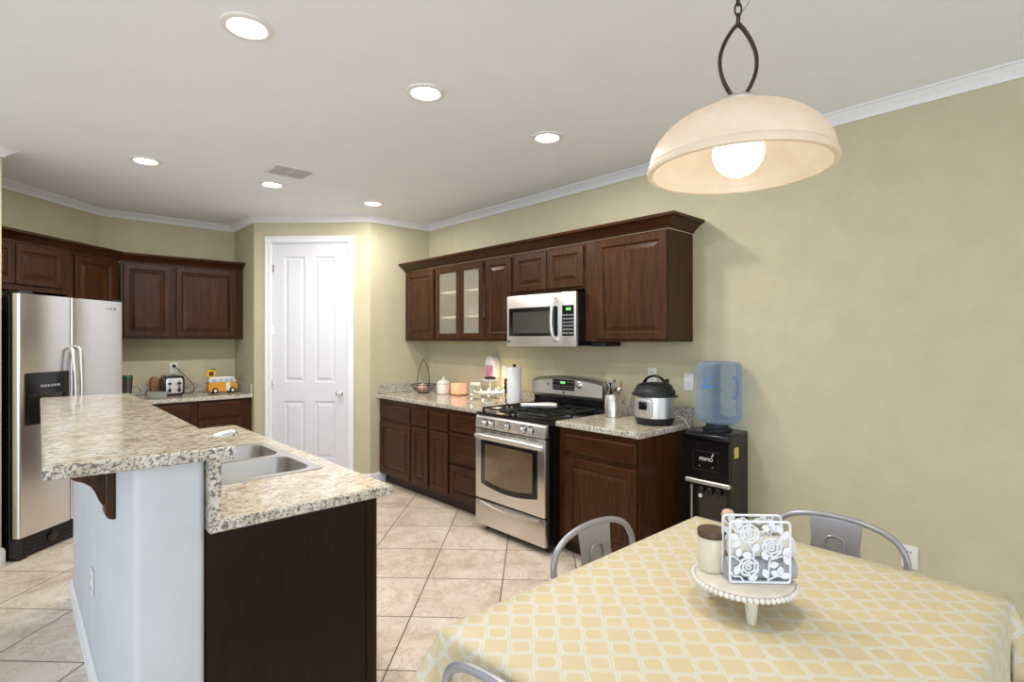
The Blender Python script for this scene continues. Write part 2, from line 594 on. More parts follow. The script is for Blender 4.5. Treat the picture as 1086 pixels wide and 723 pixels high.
# pantry door in its own frame: x along the wall, y into it
dr = struct(bpy.data.objects.new('door_1', None)); COL.objects.link(dr)
dr.location = (P2[0], P2[1], 0); dr.rotation_euler = (0, 0, -PI / 4)
def paneled_slab(x0, x1, z0, z1, panels, t):
    """door slab with sunk panels; face looks to -y at y = 0"""
    bm = BM()
    xs = sorted({x0, x1} | {v for p in panels for v in p[:2]})
    zs = sorted({z0, z1} | {v for p in panels for v in p[2:]})
    for i in range(len(xs) - 1):
        for j in range(len(zs) - 1):
            a, b, c, d = xs[i], xs[i + 1], zs[j], zs[j + 1]
            if any(abs(p[0] - a) < 1e-6 and abs(p[1] - b) < 1e-6 and abs(p[2] - c) < 1e-6 and abs(p[3] - d) < 1e-6 for p in panels):
                nested(bm, a, b, c, d, [(0, 0), (.006, .010), (.016, .012), (.024, .012), (.045, .003), (.048, .002)], True, False)
            else:
                bm.faces.new([bm.verts.new(p) for p in ((a, 0, c), (b, 0, c), (b, 0, d), (a, 0, d))])
    bmesh.ops.remove_doubles(bm, verts=bm.verts, dist=1e-5)
    for a, b in (((x0, z0), (x1, z0)), ((x1, z0), (x1, z1)), ((x1, z1), (x0, z1)), ((x0, z1), (x0, z0))):
        bm.faces.new([bm.verts.new(p) for p in ((a[0], 0, a[1]), (b[0], 0, b[1]), (b[0], t, b[1]), (a[0], t, a[1]))])
    return bm
s0, s1 = op0 + .016, op1 - .016
mesh_obj('door_slab', paneled_slab(s0, s1, .012, 2.436, [(s0 + .117, s0 + .332, .25, .836), (s0 + .117, s0 + .332, 1.028, 2.303), (s0 + .429, s0 + .643, .25, .836), (s0 + .429, s0 + .643, 1.028, 2.303)], .04), M['door'], dr, loc=(0, .008, 0))
bm = BM()
cas = lambda x0, x1, z0, z1: nested(bm, x0, x1, z0, z1, [(0, 0), (0, -.014), (.004, -.018), (.018, -.018), (.022, -.013), (.03, -.012)])
cas(op0 - .058, op0 + .004, 0, 2.452); cas(op1 - .004, op1 + .058, 0, 2.452); cas(op0 - .058, op1 + .058, 2.448, 2.51)
for a, b in ((op0, op0 + .013), (op1 - .013, op1)):
    box(bm, a, b, 0, .09, 0, 2.452)
box(bm, op0, op1, 0, .09, 2.439, 2.452)
mesh_obj('door_casing', bm, M['trim'], dr)
bm = BM()
lathe(bm, [(.030, 0), (.030, .006), (.012, .009), (.010, .03), (.022, .036), (.029, .048), (.026, .060), (.012, .066)], 24)
kn = mesh_obj('door_knob', bm, M['chrome'], dr, 40, (s1 - .072, .008, .915), (PI / 2, 0, 0)); kn['label'] = 'chrome door knob'
for hz in (.30, 1.0, 1.56, 2.19):
    bm = BM(); lathe(bm, [(.007, -.045), (.007, .045)], 10); box(bm, .004, .022, -.002, .004, -.04, .04)
    mesh_obj('hinge', bm, M['chrome'], dr, 40, (s0 - .008, .004, hz))

# ------------------------------------------------------------------ cabinets
def cab(name, label, w, z0, z1, d, loc, rz, fronts, hollow=False, group=None, end=None, toe=False, cat='cabinet'):
    """cabinet in its own frame: x right, y back (face at 0), z up. fronts: (kind, x0, x1, z0, z1)"""
    t = thing(name, label, cat, (loc[0], loc[1], 0), rz, group)
    bm = BM()
    if hollow:
        for a in ((0, .018, 0, d, z0, z1), (w - .018, w, 0, d, z0, z1), (.018, w - .018, 0, d, z0, z0 + .025), (.018, w - .018, 0, d, z1 - .025, z1)):
            box(bm, *a)
        mesh_obj('body', bm, M['wood'], t)
        mesh_obj('back_panel', boxm(.018, w - .018, d - .012, d, z0 + .025, z1 - .025), M['cab_back'], t)
        for hz in (z0 + .22, z0 + .46):
            mesh_obj('shelf', boxm(.019, w - .019, .03, d - .013, hz, hz + .018), M['shelf_white'], t)
        mesh_obj('center_stile', boxm(w / 2 - .014, w / 2 + .014, 0, .018, z0 + .025, z1 - .025), M['wood'], t)
    else:
        box(bm, 0, w, 0, d, z0, z1, .002)
        mesh_obj('body', bm, M['wood'], t)
    if toe:
        mesh_obj('toe_kick', boxm(0, w, .07, .09, 0, z0 + .001), M['toe'], t)
    for k, x0, x1, a, b in fronts:
        if k == 'door':
            mesh_obj('door', raised_door(x0, x1, a, b), M['wood'], t, loc=(0, -.0005, 0))
        elif k == 'glass':
            dd = mesh_obj('door', frame_front(x0, x1, a, b, rail=.05), M['wood'], t, loc=(0, -.0005, 0))
            mesh_obj('pane', boxm(x0 + .048, x1 - .048, -.010, -.006, a + .048, b - .048), M['frosted'], dd)
        elif k == 'drawer':
            mesh_obj('drawer_front', flat_front(x0, x1, a, b), M['wood_h'], t, loc=(0, -.0005, 0))
        elif k == 'pdrawer':
            mesh_obj('drawer_front', raised_door(x0, x1, a, b, rail=.045), M['wood_h'], t, loc=(0, -.0005, 0))
    return t

FX = 3.06; UD = XR - .002 - FX
def upper(label, ya, yb, z0, fronts, hollow=False, z1=2.168):
    return cab('wall_cabinet', label, ya - yb - .001, z0, z1, UD, (FX, ya), RW, [(k, ya - a, ya - b, c, d) for k, a, b, c, d in fronts], hollow, 'wall cabinets on the range wall')
upper('narrow single-door dark wood wall cabinet at the pantry corner, left of the glass doors', 4.98, 4.42, 1.445, [('door', 4.93, 4.443, 1.47, 2.147)])
upper('dark wood wall cabinet with two frosted glass doors showing shelves', 4.42, 3.66, 1.445, [('glass', 4.395, 4.019, 1.47, 2.147), ('glass', 4.013, 3.685, 1.47, 2.147)], True)
upper('narrow single-door dark wood wall cabinet between glass doors and microwave', 3.66, 3.29, 1.445, [('door', 3.633, 3.315, 1.47, 2.147)])
upper('short two-door dark wood wall cabinet directly above the microwave', 3.29, 2.53, 1.83, [('door', 3.269, 2.904, 1.848, 2.147), ('door', 2.893, 2.535, 1.848, 2.147)])
upper('large single-door dark wood wall cabinet at the right end of the run', 2.529, 1.845, 1.445, [('door', 2.414, 1.85, 1.462, 2.155)])

ccrown = [(0, 2.17), (.008, 2.17), (.010, 2.182), (.024, 2.196), (.044, 2.214), (.062, 2.226), (.070, 2.232), (.082, 2.234), (.085, 2.252), (0, 2.252)]
def up(prof, dz):
    return [(o, z + dz) for o, z in prof]
c = mesh_obj('cabinet_crown', sweep_plan(BM(), [(FX, 4.982), (FX, 1.845), (XR - .003, 1.845)], [(o, z) for o, z in ccrown]), M['wood_h'], smooth=30)
tag(c, 'dark wood crown moulding running along the top of the range-wall cabinets', 'moulding')

# fridge diagonal and back wall uppers
FA = -3.8615
def dcab(label, d0, d1, z0, fronts, z1=2.188):
    x, y = DA(d0, FA)
    return cab('wall_cabinet', label, d1 - d0 - .001, z0, z1, .296, (x, y), RF, [(k, a - d0, b - d0, c_, e) for k, a, b, c_, e in fronts], group='wall cabinets around the fridge corner')
dcab('short two-door dark wood wall cabinet above the refrigerator', 3.42, 4.335, 1.83, [('door', 3.447, 3.859, 1.873, 2.178), ('door', 3.866, 4.278, 1.873, 2.178)])
dcab('corner dark wood wall cabinet with one reddish door right of the fridge cabinet', 4.335, 4.884, 1.465, [('door', 4.392, 4.817, 1.488, 2.172)])
FY = 6.185
def bcab(label, x0, x1, fronts):
    return cab('wall_cabinet', label, x1 - x0 - .001, 1.465, 2.188, YB - .002 - FY, (x0, FY), RB, [(k, a - x0, b - x0, c_, e) for k, a, b, c_, e in fronts], group='wall cabinets around the fridge corner')
bcab('narrower left one of two dark wood wall cabinets above the toaster', .735, 1.16, [('door', .757, 1.136, 1.487, 2.176)])
bcab('wider right one of two dark wood wall cabinets, above the yellow van jar', 1.16, 1.803, [('door', 1.184, 1.73, 1.487, 2.178)])
c = mesh_obj('cabinet_crown', sweep_plan(BM(), [DA(3.40, FA), (.7245, FY), (1.80, FY)], [(o, z + .018) for o, z in ccrown]), M['wood_h'], smooth=30)
tag(c, 'dark wood crown moulding bending around the fridge corner cabinets', 'moulding')

# base cabinets, range wall, left run
BX = 2.76; BD = XR - .002 - BX
def basec(label, ya, yb, fronts):
    return cab('base_cabinet', label, ya - yb - .001, .10, .867, BD, (BX, ya), RW, [(k, ya - a, ya - b, c_, d) for k, a, b, c_, d in fronts], group='base cabinets on the range wall', toe=True)
basec('dark wood base cabinet with one wide door and one drawer, at the pantry wall', 4.98, 4.375, [('drawer', 4.955, 4.385, .672, .815), ('door', 4.955, 4.385, .128, .642)])
basec('dark wood base cabinet with two narrow doors under two small drawers', 4.375, 3.77, [('drawer', 4.361, 4.094, .672, .82), ('drawer', 4.056, 3.79, .672, .82), ('door', 4.361, 4.094, .128, .645), ('door', 4.056, 3.79, .128, .645)])
basec('dark wood three-drawer base cabinet touching the left side of the range', 3.77, 3.262, [('drawer', 3.751, 3.28, .69, .835), ('pdrawer', 3.751, 3.28, .42, .665), ('pdrawer', 3.751, 3.28, .13, .395)])
basec('dark wood base cabinet with one drawer and one large door, right of the range', 2.508, 1.86, [('drawer', 2.45, 1.875, .705, .828), ('door', 2.45, 1.875, .13, .67)])

# base cabinets on the back wall
def bbase(label, x0, x1, fronts):
    return cab('base_cabinet', label, x1 - x0 - .001, .10, .867, YB - .003 - 5.90, (x0, 5.90), RB, [(k, a - x0, b - x0, c_, e) for k, a, b, c_, e in fronts], group='base cabinets on the back wall', toe=True)
bbase('dark wood base cabinet under the toaster, half hidden behind the granite bar', .68, 1.28, [('drawer', .72, 1.254, .70, .845), ('door', .72, 1.254, .13, .675)])
bbase('dark wood base cabinet under the yellow van jar beside the pantry', 1.28, 1.803, [('drawer', 1.31, 1.70, .70, .848), ('door', 1.31, 1.70, .13, .68)])

# ------------------------------------------------------------------ granite
def slab(x0, x1, y0, y1, z0, z1, hole=None, quad=None):
    """worktop with eased edges; polished top (slot 0) and sawn edge (slot 1)"""
    bm = BM()
    def lp(ins, z, a=(x0, x1, y0, y1)):
        if quad:
            return [(p[0] + ins * sx, p[1] + ins * sy, z) for p, sx, sy in zip(quad, (1, -1, -1, 1), (1, 1, -1, -1))]
        return [(a[0] + ins, a[2] + ins, z), (a[1] - ins, a[2] + ins, z), (a[1] - ins, a[3] - ins, z), (a[0] + ins, a[3] - ins, z)]
    e = .005
    outer = [lp(e, z0), lp(0, z0 + e), lp(0, z1 - e), lp(e, z1)]
    if hole is None:
        rings(bm, outer)
    else:
        inner = [lp(0, z1, hole), lp(0, z0, hole)]
        V = [[bm.verts.new(p) for p in l] for l in outer + inner]
        V.append(V[0])
        for a, b in zip(V, V[1:]):
            for i in range(4):
                bm.faces.new((a[i], a[(i + 1) % 4], b[(i + 1) % 4], b[i]))
    bmesh.ops.recalc_face_normals(bm, faces=bm.faces)
    for f in bm.faces:
        f.material_index = 0 if abs(f.normal.z) > .9 else 1
    return bm
GR = [M['granite'], M['granite_edge']]

t = thing('countertop', 'speckled granite worktop left of the range with short backsplash', 'countertop', (0, 0, 0))
mesh_obj('slab', slab(2.722, XR - .003, 3.262, YP - .003, .868, .905), GR, t)
mesh_obj('backsplash', boxm(XR - .024, XR - .003, 3.262, YP - .025, .9055, 1.005, .003), M['granite_edge'], t)
mesh_obj('backsplash', boxm(2.728, XR - .003, YP - .024, YP - .003, .9055, 1.005, .003), M['granite_edge'], t)
t = thing('countertop', 'speckled granite worktop right of the range under the pressure cooker', 'countertop', (0, 0, 0))
mesh_obj('slab', slab(2.722, XR - .003, 1.836, 2.508, .868, .905), GR, t)
mesh_obj('backsplash', boxm(XR - .024, XR - .003, 1.84, 2.508, .9055, 1.005, .003), M['granite_edge'], t)
t = thing('countertop', 'speckled granite worktop on the back wall beside the fridge', 'countertop', (0, 0, 0))
mesh_obj('slab', slab(.64, P2[0] - .003, 5.858, YB - .003, .868, .905), GR, t)
mesh_obj('backsplash', boxm(.66, P2[0] - .026, YB - .024, YB - .003, .9055, 1.005, .003), M['granite_edge'], t)
mesh_obj('backsplash', boxm(P2[0] - .025, P2[0] - .003, 5.862, YB - .003, .9055, 1.005, .003), M['granite_edge'], t)

# ------------------------------------------------------------------ island
IX0, IX1, IY0, IY1 = .436, 1.065, 1.825, 3.80
# half-height wall with bull-nosed corners
bm = BM()
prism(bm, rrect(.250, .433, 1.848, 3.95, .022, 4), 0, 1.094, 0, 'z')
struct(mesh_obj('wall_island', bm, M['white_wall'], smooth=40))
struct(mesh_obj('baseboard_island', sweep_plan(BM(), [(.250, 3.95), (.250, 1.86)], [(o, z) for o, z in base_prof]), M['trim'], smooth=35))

c = mesh_obj('bar_top', slab(0, 0, 0, 0, 1.095, 1.133, None, [(.055, 1.835), (.505, 1.80), (.524, 4.02), (.112, 4.03)]), GR)
tag(c, 'raised granite bar top resting on the white half wall', 'countertop')

t = thing('island_cabinet', 'dark wood island cabinet with a plain end panel under the sink counter', 'cabinet', (0, 0, 0))
bm = BM()
for a in ((IX0, IX0 + .018, 1.862, 3.775, .10, .867), (1.0, 1.018, 1.862, 3.775, .10, .867), (IX0 + .018, 1.0, 1.862, 1.88, .10, .867), (IX0 + .018, 1.0, 3.757, 3.775, .10, .867), (IX0 + .018, 1.0, 1.88, 3.757, .10, .118)):
    box(bm, *a)
mesh_obj('body', bm, M['wood'], t)
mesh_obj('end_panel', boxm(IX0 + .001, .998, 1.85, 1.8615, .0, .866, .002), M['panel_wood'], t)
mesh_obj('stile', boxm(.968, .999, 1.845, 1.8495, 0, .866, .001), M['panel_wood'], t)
mesh_obj('toe_kick', boxm(.93, .95, 1.87, 3.77, 0, .10), M['toe'], t)
yy = 1.90
for wd in (.44, .46, .46, .44):
    d = mesh_obj('door', raised_door(0, wd - .02, .13, .84), M['wood'], t)
    d.location = (1.0185, yy, 0); d.rotation_euler = (0, 0, PI / 2)
    yy += wd + .005

SX0, SX1, SY0, SY1 = .552, .985, 2.262, 3.035
t = thing('countertop', 'lower granite island counter around the steel sink', 'countertop', (0, 0, 0))
mesh_obj('slab', slab(IX0 + .001, IX1, IY0, IY1, .868, .905, (SX0 + .012, SX1 - .012, SY0 + .012, SY1 - .012)), GR, t)
mesh_obj('backsplash', boxm(IX0, .470, IY0 - .001, IY1, .9055, 1.0935, .002), M['granite_edge'], t)

t = thing('sink', 'double-bowl stainless steel sink set in the island counter', 'sink', ((SX0 + SX1) / 2, (SY0 + SY1) / 2, .9055))
w2, l2 = (SX1 - SX0) / 2, (SY1 - SY0) / 2
bm = BM()
def bowl(cy0, cy1, depth):
    x0, x1 = -w2 + .055, w2 - .035
    lps = []
    for ins, z, r in ((0, .004, .07), (.004, -.004, .068), (.014, -depth + .05, .062), (.03, -depth + .012, .05), (.06, -depth, .04)):
        lps.append([(a, b, z) for a, b in rrect(x0 + ins, x1 - ins, cy0 + ins, cy1 - ins, r, 6)])
    return x0, x1, lps
b1 = bowl(-l2 + .03, -.016, .19); b2 = bowl(.016, l2 - .03, .19)
# flat deck: one strip around both bowls built from a grid of quads filled against the bowl rims
for name_, bb in (('bowl', b1), ('bowl', b2)):
    m_ = BM(); rings(m_, bb[2], False, True)
    o = mesh_obj(name_, m_, M['sink_steel'], t, 50)
    m_ = BM(); lathe(m_, [(.042, 0), (.040, .003), (.03, .001), (.012, -.001)], 20)
    cx_ = (bb[0] + bb[1]) / 2; cy_ = sum(p[1] for p in bb[2][0]) / len(bb[2][0])
    mesh_obj('drain', m_, M['chrome'], o, 40, (cx_, cy_, -.1895))
def deck():
    bm = BM()
    out = rrect(-w2, w2, -l2, l2, .025, 6)
    V = [bm.verts.new((a, b, .004)) for a, b in out]
    es = [bm.edges.new((V[i], V[(i + 1) % len(V)])) for i in range(len(V))]
    for bb in (b1, b2):
        W = [bm.verts.new(p) for p in bb[2][0]]
        es += [bm.edges.new((W[i], W[(i + 1) % len(W)])) for i in range(len(W))]
    bmesh.ops.triangle_fill(bm, use_beauty=True, use_dissolve=True, edges=es)
    lo = [bm.verts.new((a * 1.008, b * 1.005, .0)) for a, b in out]
    for i in range(len(V)):
        j = (i + 1) % len(V)
        bm.faces.new((V[i], V[j], lo[j], lo[i]))
    return bm
mesh_obj('rim', deck(), M['sink_steel'], t, 40)

t = thing('faucet', 'chrome kitchen faucet, its spout tip showing past the bar edge', 'faucet', (.530, 2.655, .9095), 0)
bm = BM(); lathe(bm, [(.028, 0), (.028, .008), (.020, .014), (.017, .09), (.015, .12), (.006, .126)], 20)
mesh_obj('base', bm, M['chrome'], t, 40)
bm = BM(); tube(bm, smooth_path([(0, 0, .085), (.035, 0, .098), (.10, 0, .112), (.165, 0, .128), (.198, 0, .132), (.214, 0, .118)]), .012, 12, radii=None)
mesh_obj('spout', bm, M['chrome'], t, 60)
bm = BM(); tube(bm, [(0, .01, .11), (0, .05, .122), (0, .08, .128)], .006, 8)
mesh_obj('handle', bm, M['chrome'], t, 60)

# corbel under the bar (outline read in the x-z plane)
t = thing('corbel', 'dark carved wood corbel under the granite bar overhang', 'corbel', (.249, 2.20, 0))
prof = [(0, 1.0945), (-.150, 1.0945), (-.150, 1.062), (-.140, 1.050), (-.128, 1.030), (-.105, 1.008), (-.082, .998), (-.062, .985), (-.051, .965), (-.045, .938), (-.035, .918), (-.018, .913)]
bm = BM(); prism(bm, prof + [(0, .913)], .012, .062, .003)
mesh_obj('bracket', bm, M['wood'], t, 35)
bm = BM(); prism(bm, [(0, 1.0945), (-.028, 1.0945), (-.028, .885), (-.020, .872), (-.008, .866), (0, .866)], 0, .074, .003)
mesh_obj('back_plate', bm, M['wood'], t, 35)

# ------------------------------------------------------------------ range
W = .744
t = thing('range', 'freestanding stainless steel gas range with black cooktop between the cabinets', 'range', (2.622, 3.257, 0), RW)
mesh_obj('body', boxm(0, W, .035, .735, .045, .895, .003), M['black'], t)
for lx in (.05, W - .05):
    for ly in (.09, .66):
        bm = BM(); lathe(bm, [(.018, 0), (.018, .0455)], 12)
        mesh_obj('foot', bm, M['black_matte'], t, 40, (lx, ly, 0))
# storage drawer with a bowed grip lip
bm = BM()
box(bm, .003, W - .003, 0, .034, .055, .243, .006, 2)
lips = []
for i in range(17):
    s = i / 16; x = .06 + s * (W - .12); b = math.sin(PI * s)
    lips.append((x, -.012 * b ** .7 - .001, .228 - .022 * b))
tube(bm, lips, .008, 8, flat=(1, .8))
mesh_obj('drawer', bm, M['steel'], t, 40)
# oven door: frame with window opening that bows at the bottom
def arch_window(x0, x1, z0, z1, dip, n=14):
    pts = [(x1, z1), (x0, z1)]
    for i in range(n + 1):
        s = i / n
        pts.append((x0 + (x1 - x0) * s, z0 + dip * (1 - math.sin(PI * s)) ))
    return pts
dz0, dz1 = .253, .783
od = mesh_obj('oven_door', boxm(.003, W - .003, 0, .034, dz0, dz1, .007, 2), M['steel'], t, 40)
bm = BM(); prism(bm, arch_window(.072, W - .072, .335, .700, .035), -.003, .001, .0012)
mesh_obj('window_surround', bm, M['black'], od, 40)
bm = BM(); prism(bm, arch_window(.118, W - .118, .375, .676, .028), -.0045, -.002, .0008)
mesh_obj('window_glass', bm, M['oven_glass'], od, 40)
hp = []
for i in range(21):
    s = i / 20; x = .018 + s * (W - .036)
    hp.append((x, -.012 - .038 * min(1, math.sin(PI * s) * 2.6), .738 - .012 * (1 - min(1, math.sin(PI * s) * 3))))
bm = BM(); tube(bm, hp, .016, 10, flat=(1.15, .75))
mesh_obj('handle', bm, M['steel_h'], od, 60)
bm = BM()
for k in range(6):
    x = .07 + k * .105
    box(bm, x, x + .075, -.0012, .002, .768, .773)
mesh_obj('vent_slots', bm, M['black_matte'], od)
# sloped control panel with knobs
cp = BM()
prism(cp, [(.0, .790), (.035, .790), (.035, .885), (.018, .885), (.004, .868)], .003, W - .003, .003, 'x')
panel = mesh_obj('control_panel', cp, M['steel_h'], t, 40)
for x in (.115, .195, .365, .535, .605):
    bm = BM()
    lathe(bm, [(.026, 0), (.026, .004), (.021, .006), (.019, .022), (.016, .026), (.004, .027)], 20)
    box(bm, -.004, .004, -.018, .018, .020, .031, .002)
    kb = mesh_obj('knob', bm, M['chrome'], panel, 40, (x, .0022, .832), (PI / 2, 0, 0))
    bm = BM(); lathe(bm, [(.031, -.001), (.031, .002), (.0262, .0025), (.0262, -.001)], 24)
    mesh_obj('bezel', bm, M['black_matte'], kb, 40)
ct = BM()
box(ct, 0, W, .006, .62, .886, .906, .007, 2)
cook = mesh_obj('cooktop', ct, M['black'], t, 40)
for x, y, r in ((.19, .17, .045), (.19, .45, .04), (.555, .17, .05), (.555, .45, .036), (.372, .31, .036)):
    bm = BM()
    lathe(bm, [(r * 1.5, 0), (r * 1.45, .004), (r, .006), (r, .014), (r * .85, .020), (r * .2, .021)], 20)
    mesh_obj('burner', bm, M['iron'], cook, 40, (x, y, .9062))
def grate(x0, x1):
    bm = BM()
    y0, y1, z = .05, .585, .934
    tube(bm, [(x0, y0, z), (x1, y0, z), (x1, y1, z), (x0, y1, z)], .007, 6, True)
    ym = (y0 + y1) / 2
    box(bm, x0, x1, ym - .006, ym + .006, z - .007, z + .007)
    xm = (x0 + x1) / 2
    for cy in ((y0 + ym) / 2, (ym + y1) / 2):
        for sx in (-1, 1):
            e = x0 if sx < 0 else x1
            tube(bm, [(e, cy, z), (xm + sx * .035, cy, z + .004)], .006, 6)
        for sy in (-1, 1):
            tube(bm, [(xm, cy + sy * .13, z), (xm, cy + sy * .035, z + .004)], .006, 6)
    for a in (x0, x1):
        for b in (y0, ym, y1):
            box(bm, a - .007, a + .007, b - .007, b + .007, .9065, z)
    return bm
mesh_obj('grate', grate(.04, .345), M['iron'], t, 40)
mesh_obj('grate', grate(.40, .705), M['iron'], t, 40)
# backguard: black riser and bowed steel console
mesh_obj('riser', boxm(.008, W - .008, .635, .735, .8955, 1.0, .004), M['black'], t)
bm = BM()
loops = []
nx = 16
for i in range(nx + 1):
    s = i / nx; x = s * W
    top = 1.135 + .035 * math.sin(PI * s) ** .6
    lift = .0
    loops.append([(x, .628, .998), (x, .612, 1.02), (x, .618, top - .03), (x, .640, top - .006), (x, .665, top), (x, .737, top - .004), (x, .737, .998)])
rings(bm, loops)
con = mesh_obj('console', bm, M['steel_h'], t, 35)
mesh_obj('console_side', boxm(W, W + .006, .628, .737, .91, 1.13, .002), M['black'], t)
rotc = (math.radians(3), 0, 0)
dsp = mesh_obj('display', boxm(.245, .475, .606, .615, 1.055, 1.140, .004), M['dark_glass'], con)
mesh_obj('clock_digits', boxm(.335, .385, .6045, .6058, 1.108, 1.126), M['green_led'], dsp)
for zz, cols in ((1.07, range(10)), (1.088, range(10)), (1.12, range(4)), (1.12, range(7, 10))):
    bm = BM()
    for i in cols:
            box(bm, .256 + i * .0215, .268 + i * .0215, .6048, .6058, zz, zz + .004)
    mesh_obj('key_row', bm, M['key'], dsp)
bm = BM(); lathe(bm, [(.027, 0), (.027, .005), (.021, .008), (.019, .024), (.004, .026)], 20)
mesh_obj('knob', bm, M['chrome'], con, 40, (.520, .616, 1.105), (PI / 2, 0, 0))
mesh_obj('badge', boxm(.355, .373, .609, .614, 1.028, 1.044, .002), M['black'], con)
mesh_obj('indicator', boxm(.185, .195, .611, .616, 1.085, 1.105, .002), M['black'], con)

# ------------------------------------------------------------------ microwave
W = .735
t = thing('microwave', 'stainless over-the-range microwave with black side, above the range', 'microwave', (2.958, 3.265, 1.405), RW)
mesh_obj('body', boxm(0, W, .022, .403, .008, .40, .003), M['black'], t)
dm = mesh_obj('door', boxm(0, .595, 0, .0215, .003, .405, .006, 2), M['steel_h'], t, 40)
bm = BM(); prism(bm, rrect(.028, .560, .082, .305, .012), -.003, .001, .001)
mesh_obj('window_surround', bm, M['black'], dm, 40)
mesh_obj('window_glass', boxm(.075, .50, -.0042, -.002, .105, .27, .001), M['micro_glass'], dm)
bm = BM()
tube(bm, smooth_path([(.553, .002, .045), (.548, -.03, .06), (.540, -.045, .12), (.537, -.048, .2), (.540, -.045, .28), (.548, -.03, .34), (.553, .002, .355)], 4), .013, 10, flat=(1, 1))
mesh_obj('handle', bm, M['steel'], dm, 60)
pm = mesh_obj('control_panel', boxm(.5955, W, 0, .0215, .003, .405, .006, 2), M['steel_h'], t, 40)
kp = mesh_obj('keypad', boxm(.606, .716, -.003, .001, .082, .305, .001), M['black'], pm)
mesh_obj('clock_digits', boxm(.645, .69, -.0042, -.0028, .268, .288), M['green_led'], kp)
bm = BM()
for i in range(4):
    for j in range(6):
        box(bm, .618 + i * .025, .633 + i * .025, -.0042, -.0028, .098 + j * .026, .109 + j * .026)
mesh_obj('keys', bm, M['key'], kp)
mesh_obj('badge', boxm(.018, .036, -.0025, .001, .03, .048, .002), M['black'], dm)
c = mesh_obj('under_cabinet_light', boxm(3.11, 3.30, 2.385, 2.52, 1.410, 1.4445, .004), M['black_matte'])
tag(c, 'flat black fixture under the large right-end wall cabinet', 'light fixture')

# ------------------------------------------------------------------ refrigerator
W = .90
fx, fy = DA(3.412, -3.37)
t = thing('refrigerator', 'tall stainless side-by-side refrigerator with black case in the corner', 'refrigerator', (fx, fy, 0), RF)
mesh_obj('case', boxm(.0, W, .066, .725, .02, 1.755, .004), M['black'], t)
def rdoor(x0, x1):
    bm = BM()
    prism(bm, rrect(x0, x1, -.0, .062, .018, 5), .15, 1.765, 0, 'z')
    return bm
fd = mesh_obj('freezer_door', rdoor(.0, .401), M['fridge_steel'], t, 40)
rd = mesh_obj('refrigerator_door', rdoor(.407, W), M['fridge_steel'], t, 40)
bm = BM()
prof = rrect(.036, .378, .885, 1.236, .012)
prism(bm, prof, -.004, .001, .001)
ds = mesh_obj('water_dispenser', bm, M['black'], fd, 40)
mesh_obj('dispenser_recess', boxm(.06, .354, -.0055, -.0035, .90, 1.09, .0005), M['dark_glass'], ds)
bm = BM()
for i in range(6):
    box(bm, .15 + i * .026, .168 + i * .026, -.0062, -.0038, 1.135, 1.15)
mesh_obj('buttons', bm, M['key'], ds)
bm = BM(); box(bm, .17, .25, -.03, -.004, 1.03, 1.06, .006, 2); box(bm, .19, .23, -.02, -.004, .97, 1.03, .004)
mesh_obj('paddle', bm, M['black_matte'], ds)
for x, par, s in ((.372, fd, 1), (.436, rd, -1)):
    bm = BM()
    tube(bm, smooth_path([(x, .004, .60), (x, -.034, .635), (x + .004 * s, -.05, .80), (x + .006 * s, -.055, 1.0), (x + .004 * s, -.05, 1.22), (x, -.034, 1.375), (x, .004, 1.41)], 4), .014, 10)
    mesh_obj('handle', bm, M['steel'], par, 60)
bm = BM()
lp = [(.79 + .028 * math.cos(2 * PI * i / 24), -.0015, 1.705 + .011 * math.sin(2 * PI * i / 24)) for i in range(24)]
tube(bm, lp, .0016, 6, True)
box(bm, .72, .75, -.002, .0005, 1.700, 1.704)
mesh_obj('badge', bm, M['bronze'], rd)
gr = BM()
box(gr, .0, W, .02, .07, .02, .145, .004)
for i in range(4):
    box(gr, .05, W - .05, .014, .021, .042 + i * .024, .050 + i * .024)
gm = mesh_obj('kick_grille', gr, M['black_matte'], t)
bm = BM(); lathe(bm, [(.036, 0), (.036, .008), (.028, .012), (.004, .012)], 24)
mesh_obj('filter_cap', bm, M['black'], gm, 40, (.255, .016, .085), (PI / 2, 0, 0))
for x in (.02, W - .09):
    mesh_obj('hinge_cover', boxm(x, x + .10, .02, .12, 1.7655, 1.785, .006, 2), M['black_matte'], t)
    bm = BM(); box(bm, x - .01, x + .05, .012, .10, 0, .022, .003)
    mesh_obj('foot', bm, M['black_matte'], t)

